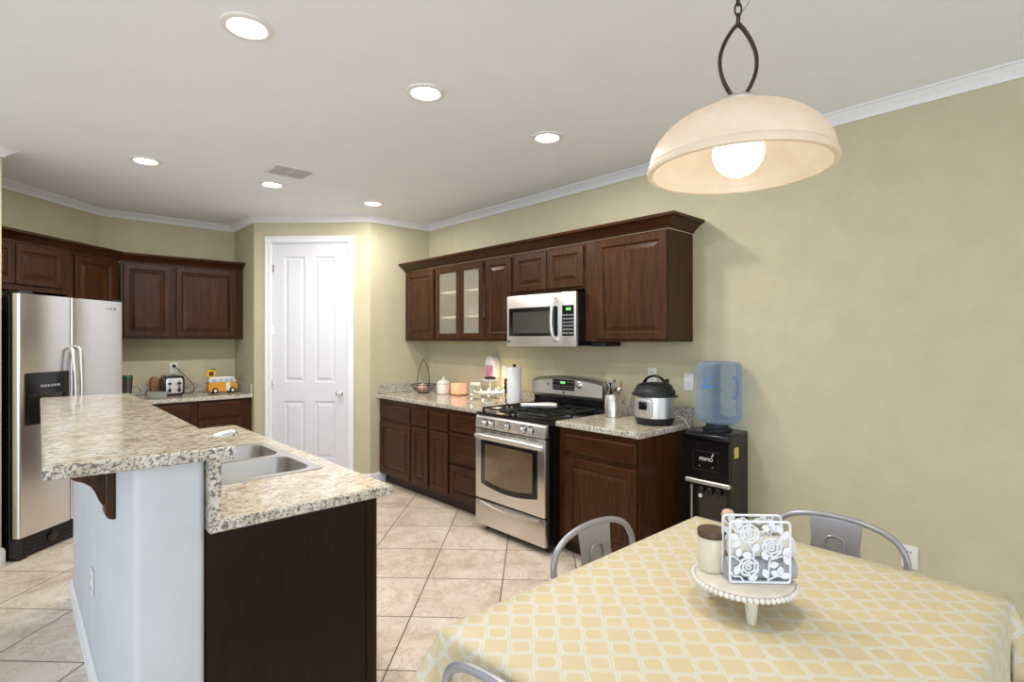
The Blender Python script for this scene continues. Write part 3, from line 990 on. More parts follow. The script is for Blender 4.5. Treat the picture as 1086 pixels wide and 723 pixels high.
# ------------------------------------------------------------------ ceiling fixtures
lights_at = [(.686, 2.30, 'nearest the viewer, above the bar end'), (1.53, 2.30, 'above the island aisle, centre of the front row'), (2.42, 2.30, 'in front of the range, right end of the front row'),
             (.68, 4.50, 'toward the fridge, left end of the back row'), (1.53, 4.50, 'directly beside the ceiling vent'), (2.42, 4.50, 'nearest the pantry corner, right end of the back row')]
def copy_tree(o, parent=None):
    c_ = o.copy(); COL.objects.link(c_)
    if parent: c_.parent = parent
    for ch in list(o.children):
        copy_tree(ch, c_)
    return c_
proto = None
for x, y, where in lights_at:
    if proto is None:
        proto = thing('recessed_light', '', 'ceiling light', (x, y, CZ), 0)
        bm = BM(); lathe(bm, [(.098, -.0005), (.096, -.008), (.076, -.012), (.070, -.006), (.070, -.0005)], 32)
        mesh_obj('trim_ring', bm, M['white_plastic'], proto, 40)
        bm = BM(); lathe(bm, [(.069, -.0055), (.045, -.009), (.01, -.0105)], 32)
        mesh_obj('lens', bm, M['led'], proto, 60)
        o = proto
    else:
        o = copy_tree(proto)
        o.location = (x, y, CZ)
    tag(o, 'lit round recessed ceiling light ' + where, 'ceiling light', 'recessed ceiling lights')
    ld = bpy.data.lights.new('downlight', 'AREA')
    ld.shape = 'DISK'; ld.size = .13; ld.energy = DOWNLIGHT_W; ld.color = (1, .97, .93)
    lo = bpy.data.objects.new('downlight', ld); COL.objects.link(lo); lo.location = (x, y, CZ - .02)

t = thing('ceiling_vent', 'white rectangular ceiling air vent with louvres', 'vent', (1.514, 4.063, CZ), 0)
bm = BM()
vw, vl = .150, .132
fr = [(-vw, -vl, vw, -vl + .025), (-vw, vl - .025, vw, vl), (-vw, -vl + .025, -vw + .025, vl - .025), (vw - .025, -vl + .025, vw, vl - .025), (-.008, -vl + .025, .008, vl - .025)]
for a, b, c_, d in fr: box(bm, a, c_, b, d, -.010, -.0005, .002)
mesh_obj('frame', bm, M['white_plastic'], t)
bm = BM()
for k in range(8):
    y = -vl + .036 + k * .0265
    for xa, xb in ((-vw + .026, -.009), (.009, vw - .026)):
        box(bm, xa, xb, -.001, .001, -.009, .009, mat=Matrix.Translation((0, y, -.010)) @ Matrix.Rotation(math.radians(50), 4, 'X'))
mesh_obj('louvres', bm, plain('vent_grey', srgb(190, 190, 190), .5), t)
mesh_obj('duct_back', boxm(-vw + .02, vw - .02, -vl + .02, vl - .02, -.003, -.0006), M['black_matte'], t)

# pendant lamp over the table
PX, PY = 1.400, .640
t = thing('pendant_lamp', 'hanging dome pendant lamp with cream glass shade over the table', 'pendant lamp', (PX, PY, CZ), 0)
zr = 1.900 - CZ      # rim
H_ = .168
bm = BM()
outer = []; inner = []
n = 14
for i in range(n + 1):
    s = i / n
    a = s * PI / 2 * .93
    r = .226 * math.cos(a); z = zr + .024 + (H_ - .024) * math.sin(a) / math.sin(PI / 2 * .93)
    outer.append((r, z))
prof = [(.222, zr), (.231, zr + .002), (.233, zr + .010), (.229, zr + .022)] + outer
back = [(max(.01, r - .006), z - .006) for r, z in reversed(outer)] + [(.221, zr + .016), (.218, zr + .002)]
lathe(bm, prof + back + [(.222, zr)], 64, False, False)
bmesh.ops.remove_doubles(bm, verts=bm.verts, dist=1e-5)
mesh_obj('lamp_shade', bm, M['shade'], t, 50)
bm = BM(); lathe(bm, [(.058, zr + H_ - .010), (.060, zr + H_ + .010), (.052, zr + H_ + .019), (.022, zr + H_ + .024), (.014, zr + H_ + .030), (.012, zr + H_ + .042), (.003, zr + H_ + .047)], 24)
lathe(bm, [(.02, zr + H_ - .06), (.02, zr + H_ - .004)], 16)
mesh_obj('shade_cap', bm, plain('cream_metal', srgb(206, 196, 184), .4, .4), t, 40)
# pointed oval of two bowed flat bars
zl0, zl1 = zr + .200, zr + .388
for s in (-1, 1):
    pts = []
    for i in range(17):
        q = i / 16
        b = math.sin(PI * (.08 + .92 * q)) ** .85
        px_ = s * (.002 + .046 * b)
        pts.append((px_ * R2, -px_ * R2, zl0 + (zl1 - zl0) * q))
    bm = BM(); tube(bm, pts, .0065, 8, flat=(.8, 1.1))
    mesh_obj('loop_bar', bm, M['bronze'], t, 60)
z = zl1 - .006; k = 0
bmc = BM()
while z < -.045:
    ang = PI / 4 + (PI / 2 if k % 2 else 0)
    lp = [((.0085 * math.cos(2 * PI * i / 16)) * math.cos(ang), (.0085 * math.cos(2 * PI * i / 16)) * math.sin(ang), z + .017 + .017 * math.sin(2 * PI * i / 16)) for i in range(16)]
    tube(bmc, lp, .0028, 6, True)
    z += .028; k += 1
mesh_obj('chain', bmc, M['bronze'], t, 60)
bm = BM(); tube(bm, smooth_path([(.0, .0, zl1 + .02), (.02, -.02, zl1 + .06), (.03, -.026, zl1 + .10), (.012, -.008, zl1 + .16), (.0, 0, zl1 + .24), (0, 0, -.02)], 6), .0018, 6)
mesh_obj('cord', bm, M['key'], t, 60)
bm = BM(); lathe(bm, [(.062, -.0008), (.060, -.012), (.035, -.030), (.010, -.042), (.008, -.050)], 28)
mesh_obj('canopy', bm, M['bronze'], t, 40)
zb = zr + .052
bm = BM(); lathe(bm, [(.0005, zb - .064)] + [(.064 * math.sin(PI * i / 14), zb - .064 * math.cos(PI * i / 14)) for i in range(1, 12)] + [(.018, zb + .062), (.018, zb + .085)], 28)
mesh_obj('bulb', bm, M['bulb'], t, 60)
ld = bpy.data.lights.new('pendant_glow', 'SPOT'); ld.energy = PENDANT_W; ld.spot_size = math.radians(150); ld.spot_blend = .5; ld.color = (1, .92, .80); ld.shadow_soft_size = .06
lo = bpy.data.objects.new('pendant_glow', ld); COL.objects.link(lo); lo.location = (PX, PY, CZ + zr - .035)

# ------------------------------------------------------------------ table and cloth
TX0, TX1, TY0, TY1, TZ = .772, 2.015, .165, 1.092, .750
t = thing('dining_table', 'rectangular dining table hidden under the yellow trellis tablecloth', 'table', ((TX0 + TX1) / 2, (TY0 + TY1) / 2, 0))
hx, hy = (TX1 - TX0) / 2 - .006, (TY1 - TY0) / 2 - .006
mesh_obj('tabletop', boxm(-hx, hx, -hy, hy, .715, TZ - .0035, .003), M['panel_wood'], t)
for sx in (-1, 1):
    for sy in (-1, 1):
        bm = BM(); x = sx * (hx - .06); y = sy * (hy - .06)
        rings(bm, [[(x + a * .022, y + b * .022, 0) for a, b in ((-1, -1), (1, -1), (1, 1), (-1, 1))], [(x + a * .035, y + b * .035, .7145) for a, b in ((-1, -1), (1, -1), (1, 1), (-1, 1))]])
        mesh_obj('leg', bm, M['panel_wood'], t)
def cloth():
    bm = BM(); uvl = bm.loops.layers.uv.new('UVMap')
    drop = .235
    us = [TX0 - drop * (1 - i / 10) ** 1.5 for i in range(10)] + [TX0 + (TX1 - TX0) * i / 24 for i in range(25)] + [TX1 + drop * ((i + 1) / 10) ** 1.5 for i in range(10)]
    vs_ = [TY0 - drop * (1 - i / 10) ** 1.5 for i in range(10)] + [TY0 + (TY1 - TY0) * i / 20 for i in range(21)] + [TY1 + drop * ((i + 1) / 10) ** 1.5 for i in range(10)]
    g = []
    for u in us:
        row = []
        for v in vs_:
            ex = (u - TX0 if u < TX0 else u - TX1 if u > TX1 else 0)
            ey = (v - TY0 if v < TY0 else v - TY1 if v > TY1 else 0)
            bx, by = min(max(u, TX0), TX1), min(max(v, TY0), TY1)
            L = math.hypot(ex, ey)
            if L < 1e-9:
                p = (bx, by, TZ)
            else:
                dx, dy = ex / L, ey / L
                corner = abs(2 * dx * dy)
                Lc = L if corner < .01 else L * .97
                off = L * .46 * corner ** 1.2 + .004
                fold = 0
                if corner < .3:
                    along = (v if abs(dx) > abs(dy) else u)
                    fold = .010 * (L / drop) * math.sin(along * 17 + 1.3)
                o_ = off + fold * (1 - corner)
                o_ = max(o_, .003)
                p = (bx + dx * o_, by + dy * o_, TZ - .002 - math.sqrt(max(0, Lc * Lc - off * off)))
            row.append((bm.verts.new(p), (u, v)))
        g.append(row)
    for i in range(len(us) - 1):
        for j in range(len(vs_) - 1):
            q = (g[i][j], g[i + 1][j], g[i + 1][j + 1], g[i][j + 1])
            f = bm.faces.new([a for a, _ in q])
            for lpp, (_, uvv) in zip(f.loops, q):
                lpp[uvl].uv = uvv
    return bm
c = mesh_obj('tablecloth', cloth(), M['cloth'], smooth=180)
so = c.modifiers.new('thickness', 'SOLIDIFY'); so.thickness = .002; so.offset = 1
tag(c, 'yellow tablecloth with a white quatrefoil trellis draped over the dining table', 'tablecloth')

# ------------------------------------------------------------------ chairs: bowed tube back, pressed splat, sheet seat
def make_chair(label, loc, rz):
    """origin on the floor under the back; the seat extends to +y, the back stands at y = 0"""
    t = thing('dining_chair', label, 'chair', loc, rz, 'grey metal dining chairs')
    half = [(.165, .030, .440), (.190, .022, .50), (.215, .010, .57), (.230, .002, .645), (.225, -.004, .685), (.200, -.010, .725), (.150, -.014, .754), (.080, -.016, .770), (0, -.017, .775)]
    pts = [(-x, y, z) for x, y, z in half] + [(x, y, z) for x, y, z in reversed(half[:-1])]
    bm = BM(); tube(bm, smooth_path(pts, 4), .0115, 10)
    mesh_obj('back_hoop', bm, M['chair'], t, 60)
    # splat, widest at the top, with a pressed tab
    bm = BM()
    lp = lambda y: [(-.062, y + .030, .440), (.062, y + .030, .440), (.092, y - .008, .762), (0, y - .010, .769), (-.092, y - .008, .762)]
    rings(bm, [lp(-.003), lp(.001)])
    sp_ = mesh_obj('splat', bm, M['chair'], t)
    for yy_ in (-.006,):
        bm = BM()
        pth = smooth_path([(-.036, .0, .56), (-.036, -.006, .66), (-.030, -.0065, .692), (-.012, -.0068, .702), (.012, -.0068, .702), (.030, -.0065, .692), (.036, -.006, .66), (.036, .0, .56)], 3)
        pth = [(p[0], (.030 - .038 * (p[2] - .44) / .348) + yy_ + .003, p[2]) for p in pth]
        tube(bm, pth, .003, 6)
        pth2 = [(p[0], p[1] + .006, p[2]) for p in pth]
        tube(bm, pth2, .003, 6)
        mesh_obj('pressed_tab', bm, M['chair'], sp_, 60)
    bm = BM()
    so_ = rrect(-.175, .175, .015, .375, .05, 5)
    rings(bm, [[(a * .97, b, .432) for a, b in so_], [(a, b, .438) for a, b in so_], [(a, b, .446) for a, b in so_], [(a * .97, .195 + (b - .195) * .97, .451) for a, b in so_], [(a * .5, .195 + (b - .195) * .5, .445) for a, b in so_]])
    mesh_obj('seat', bm, M['chair'], t, 40)
    for sx in (-1, 1):
        for y0, y1 in ((.045, -.015), (.345, .385)):
            bm = BM(); tube(bm, [(sx * .152, y0, .434), (sx * .19, y1, .001)], .016, 8, radii=[.02, .013])
            mesh_obj('leg', bm, M['chair'], t, 60)
    for sx in (-1, 1):
        bm = BM(); tube(bm, [(sx * .120, .034, .44), (sx * .09, .012, .60), (sx * .078, -.004, .70)], .004, 6)
        mesh_obj('back_rod', bm, M['chair'], t, 60)
    return t
ch = make_chair('grey metal chair with bowed back standing nearest the range, at the far table edge', (1.590, 1.262, 0), PI)
def place(label, loc, rz):
    c_ = copy_tree(ch); c_.location = loc; c_.rotation_euler = (0, 0, rz); c_['label'] = label
    return c_
place('grey metal chair with bowed back between the table and the right wall', (2.325, .685, 0), PI / 2)
near = place('grey metal chair cut off at the bottom, back rail at the cloth corner', (.729, .778, 0), -PI / 2)

# ------------------------------------------------------------------ table centrepiece
SC = (1.432, .640)
ZT = TZ + .0025
t = thing('cake_stand', 'whitewashed round wooden riser with beaded rim on the tablecloth', 'stand', (SC[0], SC[1], ZT))
wash = mat_wood('whitewashed_wood', srgb(206, 196, 182), srgb(228, 220, 208), (.15, 1, 1), .6)
M['wash'] = wash
bm = BM(); lathe(bm, [(.116, .060), (.122, .063), (.122, .077), (.118, .081)], 48)
mesh_obj('tray', bm, wash, t, 40)
bm = BM()
nb = 58
for i in range(nb):
    a = 2 * PI * i / nb
    m_ = Matrix.Translation((0.1265 * math.cos(a), .1265 * math.sin(a), .069))
    bmesh.ops.create_icosphere(bm, subdivisions=1, radius=.0078, matrix=m_)
mesh_obj('bead_trim', bm, plain('white_bead', srgb(226, 222, 216), .5), t, 180)
for a in (215, 107, -20):
    a = math.radians(a); x, y = .094 * math.cos(a), .094 * math.sin(a)
    bm = BM(); lathe(bm, [(.011, 0), (.012, .004), (.017, .055), (.019, .0605)], 16)
    mesh_obj('leg', bm, wash, t, 40, (x, y, 0))
ZS = ZT + .0815
t = thing('candle_jar', 'frosted white candle jar with brown wooden lid on the riser', 'candle', (1.403, .714, ZS))
bm = BM(); lathe(bm, [(.033, 0), (.036, .004), (.0365, .085), (.034, .090)], 32)
mesh_obj('jar', bm, plain('frosted_cream_glass', srgb(222, 212, 190), .25, var=.03), t, 40)
bm = BM(); lathe(bm, [(.037, .0905), (.0385, .093), (.0385, .106), (.036, .110), (.01, .111)], 32)
l = mesh_obj('lid', bm, plain('brown_lid', srgb(84, 62, 46), .45), t, 40); l['label'] = 'brown wooden lid'

# rose-pattern napkin holder: frontal across the diagonal; local x along the panel, y back
t = thing('napkin_holder', 'white metal napkin holder cut with roses and leaves on the riser', 'napkin holder', (1.4095, .5875, ZS), -PI / 4)
hw, hh = .076, .158
wm = plain('white_metal', srgb(234, 236, 240), .4, var=.02); M['white_metal'] = wm
def rosepanel():
    bm = BM()
    fr_ = rrect(-hw, hw, .003, hh, .010, 4)
    tube(bm, [(a, 0, b) for a, b in fr_], .0032, 8, True)
    def strip(pts, r=.0026):
        tube(bm, smooth_path([(a, 0, b) for a, b in pts], 5), r, 6)
    def leaf(x, z, ang, L=.026, w=.0085):
        pts = []
        for i in range(9):
            s = i / 8; pts.append((s * L, w * math.sin(PI * s) ** .8))
        for i in range(7, 0, -1):
            s = i / 8; pts.append((s * L, -w * math.sin(PI * s) ** .8))
        ca, sa = math.cos(math.radians(ang)), math.sin(math.radians(ang))
        prism(bm, [(x + a * ca - b * sa, z + a * sa + b * ca) for a, b in pts], -.0016, .0016)
    def rose(x, z, r):
        # outer scalloped petals, inner spiral
        lp_ = []
        for i in range(48):
            a = 2 * PI * i / 48
            rr = r * (.90 + .10 * abs(math.sin(3.5 * a)))
            lp_.append((x + rr * math.cos(a), 0, z + rr * math.sin(a)))
        tube(bm, lp_, .0030, 6, True)
        lp_ = [(x + r * .62 * (.9 + .12 * abs(math.sin(2.5 * i / 30 * 2 * PI))) * math.cos(2 * PI * i / 30), 0, z + r * .62 * (.9 + .12 * abs(math.sin(2.5 * i / 30 * 2 * PI))) * math.sin(2 * PI * i / 30)) for i in range(30)]
        tube(bm, lp_, .0027, 6, True)
        sp = [(x + r * .40 * (1 - i / 26) * math.cos(.8 + i * .42), 0, z + r * .40 * (1 - i / 26) * math.sin(.8 + i * .42)) for i in range(22)]
        tube(bm, sp, .0024, 6)
        for k in range(6):
            a = 2 * PI * k / 6 + .3
            tube(bm, [(x + r * .62 * math.cos(a), 0, z + r * .62 * math.sin(a)), (x + r * .92 * math.cos(a + .35), 0, z + r * .92 * math.sin(a + .35))], .0028, 6)
    rose(-.026, .127, .023); rose(.030, .092, .024); rose(-.028, .042, .024)
    strip([(-hw, .150), (-.066, .138), (-.046, .130)]); strip([(-.002, .118), (.006, .112), (.012, .106)])
    strip([(-.030, .104), (-.022, .092), (-.016, .078), (-.016, .064)]); strip([(-hw, .070), (-.064, .066), (-.050, .056)])
    strip([(.034, .070), (.024, .056), (.022, .040), (.020, .003)]); strip([(.050, .110), (.056, .125), (.054, .150), (.058, hh)])
    strip([(-hw, .032), (-.066, .018), (-.05, .016), (-.040, .003)]); strip([(.022, .010), (.046, .020), (.062, .014), (hw, .026)])
    strip([(.030, .062), (.056, .070), (hw, .072)])
    for a in ((-.052, .112, 150), (-.050, .108, 215), (-.016, .080, 62), (-.020, .074, 185), (-.056, .066, 80), (-.062, .020, 75), (-.030, .010, 20), (.020, .060, 125), (.022, .046, 10), (.018, .014, 110), (.026, .030, -15),
              (.056, .076, 35), (.060, .070, -55), (.050, .020, 85), (.052, .018, 15), (.056, .128, 120), (.058, .112, 60), (.030, .140, 170), (.032, .136, 100), (-.060, .140, 60)):
        leaf(*a)
    return bm
mesh_obj('front_panel', rosepanel(), wm, t, 40)
mesh_obj('rear_panel', rosepanel(), wm, t, 40, (0, .052, 0))
mesh_obj('base', boxm(-hw, hw, -.001, .053, .0005, .003), wm, t)
def roll(name, label, L, r, mat, loc, rz, cat='napkin', taper=1.0):
    bm = BM()
    n = 40; out = []
    loops = []
    for i, x in enumerate((-L / 2, -L / 2 + .004, 0, L / 2 - .004, L / 2)):
        rr = r * (.94 if i in (0, 4) else 1) * (1 + (taper - 1) * (x / L + .5))
        loops.append([(x, rr * .80 * math.cos(2 * PI * k / 20), rr + rr * math.sin(2 * PI * k / 20)) for k in range(20)])
    rings(bm, loops)
    o = mesh_obj(name, bm, mat, None, 50, loc, (0, 0, rz))
    return tag(o, label, cat)
gx, gy = 1.4095 + .026 * R2, .5875 + .026 * R2
ox, oy = R2, -R2
greyc = plain('grey_napkin', srgb(168, 166, 172), .85, var=.08, scale=80)
palec = plain('pale_napkin', srgb(214, 208, 200), .85, var=.05, scale=80)
roll('rolled_napkin', 'grey rolled cloth napkin lying lowest in the white holder', .176, .0275, greyc, (gx + ox * .010, gy + oy * .010, ZS + .0033), -PI / 4)
roll('rolled_napkin', 'pale rolled cloth napkin lying on top of the grey one', .165, .0245, palec, (gx + ox * .012, gy + oy * .012, ZS + .0588), -PI / 4, taper=1.1)
t = thing('figurine', 'small beige figurine peeking over the back of the napkin holder', 'figurine', (1.4395, .6865, ZS))
bm = BM(); lathe(bm, [(.020, 0), (.022, .005), (.017, .05), (.013, .08), (.016, .105), (.012, .122), (.006, .126)], 20)
mesh_obj('body', bm, plain('beige_ceramic', srgb(204, 164, 132), .5), t, 60)
bm = BM(); lathe(bm, [(.004, .1255), (.014, .134), (.018, .146), (.013, .158), (.003, .162)], 20)
mesh_obj('head', bm, plain('pink_ceramic', srgb(206, 172, 146), .5), t, 60)

# ------------------------------------------------------------------ water cooler
t = thing('water_cooler', 'black water cooler beside the right-hand base cabinet', 'water cooler', (3.112, 1.758, 0), RW)
W = .285
mesh_obj('body', boxm(0, W, .02, .245, .0, .862, .004), M['black'], t)
bm = BM()
prism(bm, [(.0, .845), (-.012, .855), (-.010, .880), (.02, .893), (.245, .893), (.245, .8625), (.02, .8625)], .0, W, .004, 'x')
mesh_obj('top', bm, M['black'], t, 40)
up_ = mesh_obj('upper_panel', boxm(.004, W - .004, .002, .0195, .60, .842, .004), M['black'], t)
bm = BM(); tube(bm, [(a, .001, b) for a, b in rrect(.05, .215, .66, .775, .006)], .0015, 6, True)
mesh_obj('label_border', bm, M['black_matte'], up_)
text_obj('logo', 'PRIMO', .030, M['white_plastic'], up_, (.135, .0008, .727), (PI / 2, 0, 0))
bm = BM(); tube(bm, [(.170, .0008, .747), (.178, .0008, .753), (.180, .0008, .766)], .003, 6); box(bm, .09, .094, .0002, .0025, .682, .686); box(bm, .175, .179, .0002, .0025, .682, .686)
mesh_obj('logo_drop', bm, M['white_plastic'], up_)
mesh_obj('chrome_strip', boxm(.0, W, -.010, .0195, .572, .598, .004), M['steel_h'], t)['label'] = 'steel trim strip'
mesh_obj('alcove_surround', boxm(.004, W - .004, .006, .0195, .20, .571, .002), M['black'], t)
al = mesh_obj('alcove', boxm(.085, W - .02, .003, .006, .235, .535, .001), M['dark_glass'], t)
mesh_obj('dispensing_edge', boxm(.03, .045, -.002, .006, .23, .56, .003), M['steel'], t)
for x in (.10, .155, .21):
    mesh_obj('tap', boxm(x, x + .024, -.018, .003, .52, .56, .004), M['black_matte'], t)
bm = BM(); lathe(bm, [(.013, 0), (.013, .003), (.002, .004)], 16)
mesh_obj('round_sticker', bm, M['white_plastic'], t, 40, (.098, .0028, .500), (PI / 2, 0, 0))
mesh_obj('drip_tray', boxm(.0, W, -.055, .0195, .165, .199, .006, 2), M['steel_h'], t)
mesh_obj('yellow_label', boxm(W, W + .0012, .06, .115, .745, .81), plain('yellow_paper', srgb(214, 196, 92), .7), t)['label'] = 'yellow paper label'
bm = BM(); lathe(bm, [(.088, .8935), (.088, .905), (.07, .915), (.066, .930)], 28)
mesh_obj('bottle_seat', bm, M['black_matte'], t, 40, (W / 2, .13, 0))
bx, by = 3.112 + .13, 1.758 - W / 2 - .012
t = thing('water_bottle', 'large translucent blue water jug standing upside down on the cooler', 'water bottle', (bx, by, .9315), RW)
bm = BM()
r = .134
pr = [(.05, 0), (.075, .006), (.115, .024), (r, .050), (r, .100), (r - .004, .106), (r - .004, .112), (r, .118), (r, .205), (r - .004, .211), (r - .004, .217), (r, .223), (r, .36), (r - .003, .385), (.122, .398), (.108, .404), (.09, .404), (.0855, .398), (.01, .397)]
pr = [(a, b * .965) for a, b in pr]
lathe(bm, pr, 48)
mesh_obj('jug', bm, M['jug'], t, 50)
bm = BM(); tube(bm, smooth_path([(.062, -.116, .30), (.075, -.128, .285), (.082, -.132, .24), (.075, -.128, .19), (.062, -.118, .175)], 5), .012, 8)
mesh_obj('handle_grip', bm, M['jug'], t, 60, None, (0, 0, math.radians(37)))
bm = BM()
def decal(bm, a0, a1, z0, z1, rr=.1352):
    n = 10
    for i in range(n):
        p, q = a0 + (a1 - a0) * i / n, a0 + (a1 - a0) * (i + 1) / n
        c0 = [(rr * math.sin(x), -rr * math.cos(x)) for x in (p, q)]
        v = [bm.verts.new((c0[0][0], c0[0][1], z0)), bm.verts.new((c0[1][0], c0[1][1], z0)), bm.verts.new((c0[1][0], c0[1][1], z1)), bm.verts.new((c0[0][0], c0[0][1], z1))]
        bm.faces.new(v)
decal(bm, -.38, .18, .232, .250); decal(bm, -.22, -.06, .262, .288); decal(bm, -.08, .04, .288, .304)
o = mesh_obj('printed_emblem', bm, plain('blue_print', srgb(84, 124, 196), .5), t)
o.modifiers.new('thickness', 'SOLIDIFY').thickness = .0006

# ------------------------------------------------------------------ counter right of the range
t = thing('utensil_crock', 'brushed steel utensil crock holding cooking tools', 'utensil holder', (3.175, 2.365, .9055))
bm = BM(); lathe(bm, [(.054, 0), (.058, .003), (.058, .155), (.0565, .157), (.055, .155), (.055, .006), (.01, .005)], 28)
mesh_obj('cup', bm, M['steel'], t, 40)
bm = BM()
for k in range(8):
    for i in range(22):
        a = 2 * PI * (i + .5 * (k % 2)) / 22
        bmesh.ops.create_icosphere(bm, subdivisions=1, radius=.0028, matrix=Matrix.Translation((0.0582 * math.cos(a), .0582 * math.sin(a), .02 + k * .017)))
mesh_obj('dimples', bm, M['chrome'], t, 180)
def utensil(name, label, dx, dy, lean, heading, build, mat, L):
    t_ = thing(name, label, 'utensil', (3.175 + dx, 2.365 + dy, .9125), heading)
    t_.rotation_euler = (lean, 0, heading)
    bm_ = BM(); tube(bm_, [(0, 0, 0), (0, 0, L)], .005, 8)
    mesh_obj('handle', bm_, mat, t_, 60)
    b2_ = BM(); build(b2_, L)
    mesh_obj('head', b2_, mat, t_, 60)
def spoon(b, L):
    lathe(b, [(.001, -.034), (.016, -.026), (.024, -.006), (.022, .014), (.012, .028), (.001, .034)], 16)
    for v in b.verts: v.co.y *= .25; v.co.z += L + .03
def ladle(b, L):
    lathe(b, [(.002, -.03), (.022, -.022), (.034, 0), (.031, .002), (.02, -.016), (.002, -.022)], 20)
    for v in b.verts: v.co.z += L + .026; v.co.x += .012
def whisk(b, L):
    for k in range(5):
        a = PI * k / 5
        tube(b, [(.020 * math.sin(PI * i / 12) ** .7 * (1 if i <= 12 else 1) * math.cos(a) , .020 * math.sin(PI * i / 12) ** .7 * math.sin(a), L + .095 * i / 12) for i in range(13)], .0015, 5)
        tube(b, [(-.020 * math.sin(PI * i / 12) ** .7 * math.cos(a), -.020 * math.sin(PI * i / 12) ** .7 * math.sin(a), L + .095 * i / 12) for i in range(13)], .0015, 5)
def turner(b, L):
    prism(b, rrect(-.034, .034, L, L + .085, .012), -.002, .002)
wtan = plain('tan_wood', srgb(150, 108, 70), .6)
def fan(name, label, phi, build, mat, L):
    p = math.radians(phi)
    utensil(name, label, .014 * math.cos(p), .014 * math.sin(p), math.radians(11), p + PI / 2, build, mat, L)
fan('cooking_spoon', 'steel cooking spoon at the left of the steel crock', 172, spoon, M['tool'], .185)
fan('spatula', 'broad steel spatula at the back left of the steel crock', 100, turner, M['tool'], .16)
fan('ladle', 'shiny ladle leaning forward in the steel crock', -116, ladle, M['tool'], .175)
fan('whisk', 'wire whisk at the back of the steel crock', 28, whisk, M['tool'], .165)
fan('wooden_spoon', 'wooden spoon leaning out at the right of the steel crock', -44, spoon, wtan, .195)

# pressure cooker, front toward the viewer
t = thing('pressure_cooker', 'round steel pressure cooker with black lid on the right-hand worktop', 'pressure cooker', (3.115, 1.985, .9055), math.radians(-86))
t.scale = (.93, .93, .93)
bm = BM(); lathe(bm, [(.122, 0), (.126, .004), (.137, .045), (.137, .05)], 48)
mesh_obj('base', bm, M['black_matte'], t, 40)
bm = BM(); lathe(bm, [(.136, .0505), (.136, .195), (.134, .197)], 48)
mesh_obj('pot_body', bm, M['steel'], t, 40)
bm = BM(); lathe(bm, [(.142, .1975), (.146, .202), (.145, .228), (.136, .246), (.128, .252), (.124, .270), (.10, .286), (.05, .293), (.01, .294)], 48)
lid = mesh_obj('lid', bm, M['black_matte'], t, 30)
bm = BM(); tube(bm, smooth_path([(-.085, 0, .284), (-.06, 0, .318), (-.02, 0, .336), (.02, 0, .336), (.06, 0, .318), (.085, 0, .284)], 5), .012, 10, flat=(.75, 1.5))
mesh_obj('lid_handle', bm, M['black'], lid, 60)
bm = BM(); lathe(bm, [(.014, 0), (.014, .03), (.010, .036)], 14)
mesh_obj('steam_valve', bm, M['black'], lid, 40, (.07, .055, .282))
for s in (-1, 1):
    bm = BM(); prism(bm, [(s * .130, -.045), (s * .165, -.035), (s * .172, 0), (s * .165, .035), (s * .130, .045)], .196, .210, .004, 'z')
    mesh_obj('side_handle', bm, M['black'], t, 40)
pnl = BM()
n = 12
pl = rrect(-.075, .055, .060, .185, .022, 4)
rings(pnl, [[(a, -math.sqrt(.137 ** 2 - a * a) - o_ * .001, b) for a, b in [(a * s_ + (-.010) * (1 - s_), .1225 + (b - .1225) * s_) for a, b in pl]] for o_, s_ in ((0, 1), (12, 1), (16, .96), (16.5, .9))], False, True)
pn = mesh_obj('control_panel', pnl, M['steel_h'], t, 40)
bm = BM(); prism(bm, rrect(-.036, .022, .112, .166, .006), -.1575, -.150, .001)
mesh_obj('display', bm, M['black'], pn, 40)
bm = BM()
for i in range(2):
    for k in range(5):
        box(bm, -.062 + i * .098, -.048 + i * .098, -.157, -.150, .082 + k * .018, .089 + k * .018)
mesh_obj('buttons', bm, M['key'], pn)
c = BM(); tube(c, smooth_path([(3.250, 1.905, .940), (3.252, 1.885, .950), (3.255, 1.855, .935), (3.262, 1.822, .89), (3.31, 1.815, .80), (3.335, 1.81, .70)], 6), .004, 6)
o = mesh_obj('power_cord', c, M['white_plastic'], None, 60)
tag(o, 'pale power cord running from the pressure cooker over the counter end', 'cord')

def wallplate(name, label, y, z, kind, loc=None, rz=RW):
    t_ = thing(name, label, 'outlet' if kind == 'outlet' else 'switch', loc or (XR - .001, y, z), rz)
    mesh_obj('plate', boxm(-.036, .036, -.006, 0, -.058, .058, .003, 2), M['white_plastic'], t_, 40)
    if kind == 'outlet':
        for dz in (-.024, .024):
            bm_ = BM(); prism(bm_, rrect(-.016, .016, dz - .015, dz + .015, .006), -.008, -.005)
            s_ = mesh_obj('socket', bm_, M['white_plastic'], t_, 40)
            bm_ = BM(); box(bm_, -.008, -.005, -.0086, -.0075, dz - .005, dz + .006); box(bm_, .005, .008, -.0086, -.0075, dz - .005, dz + .006)
            mesh_obj('slots', bm_, M['black_matte'], s_)
    else:
        box_ = boxm(-.008, .008, -.016, -.005, -.012, .012, .003)
        mesh_obj('toggle', box_, M['white_plastic'], t_)
    return t_
wallplate('light_switch', 'white switch plate on the wall left of the water jug', 1.875, 1.172, 'switch')
wallplate('wall_outlet', 'white outlet plate half hidden behind the pressure cooker lid', 2.16, 1.20, 'outlet')
wallplate('wall_outlet', 'white outlet plate beside the air freshener', 3.745, 1.165, 'outlet')
wallplate('wall_outlet', 'low white outlet plate on the bare right wall behind the chair', .650, .352, 'outlet')
wallplate('wall_outlet', 'white outlet plate low on the side of the white half wall', 0, 0, 'outlet', (.249, 2.89, .43), RW)
wallplate('wall_outlet', 'white outlet plate above the toaster with a black cord plugged in', 0, 0, 'outlet', (1.222, YB - .001, 1.165), RB)

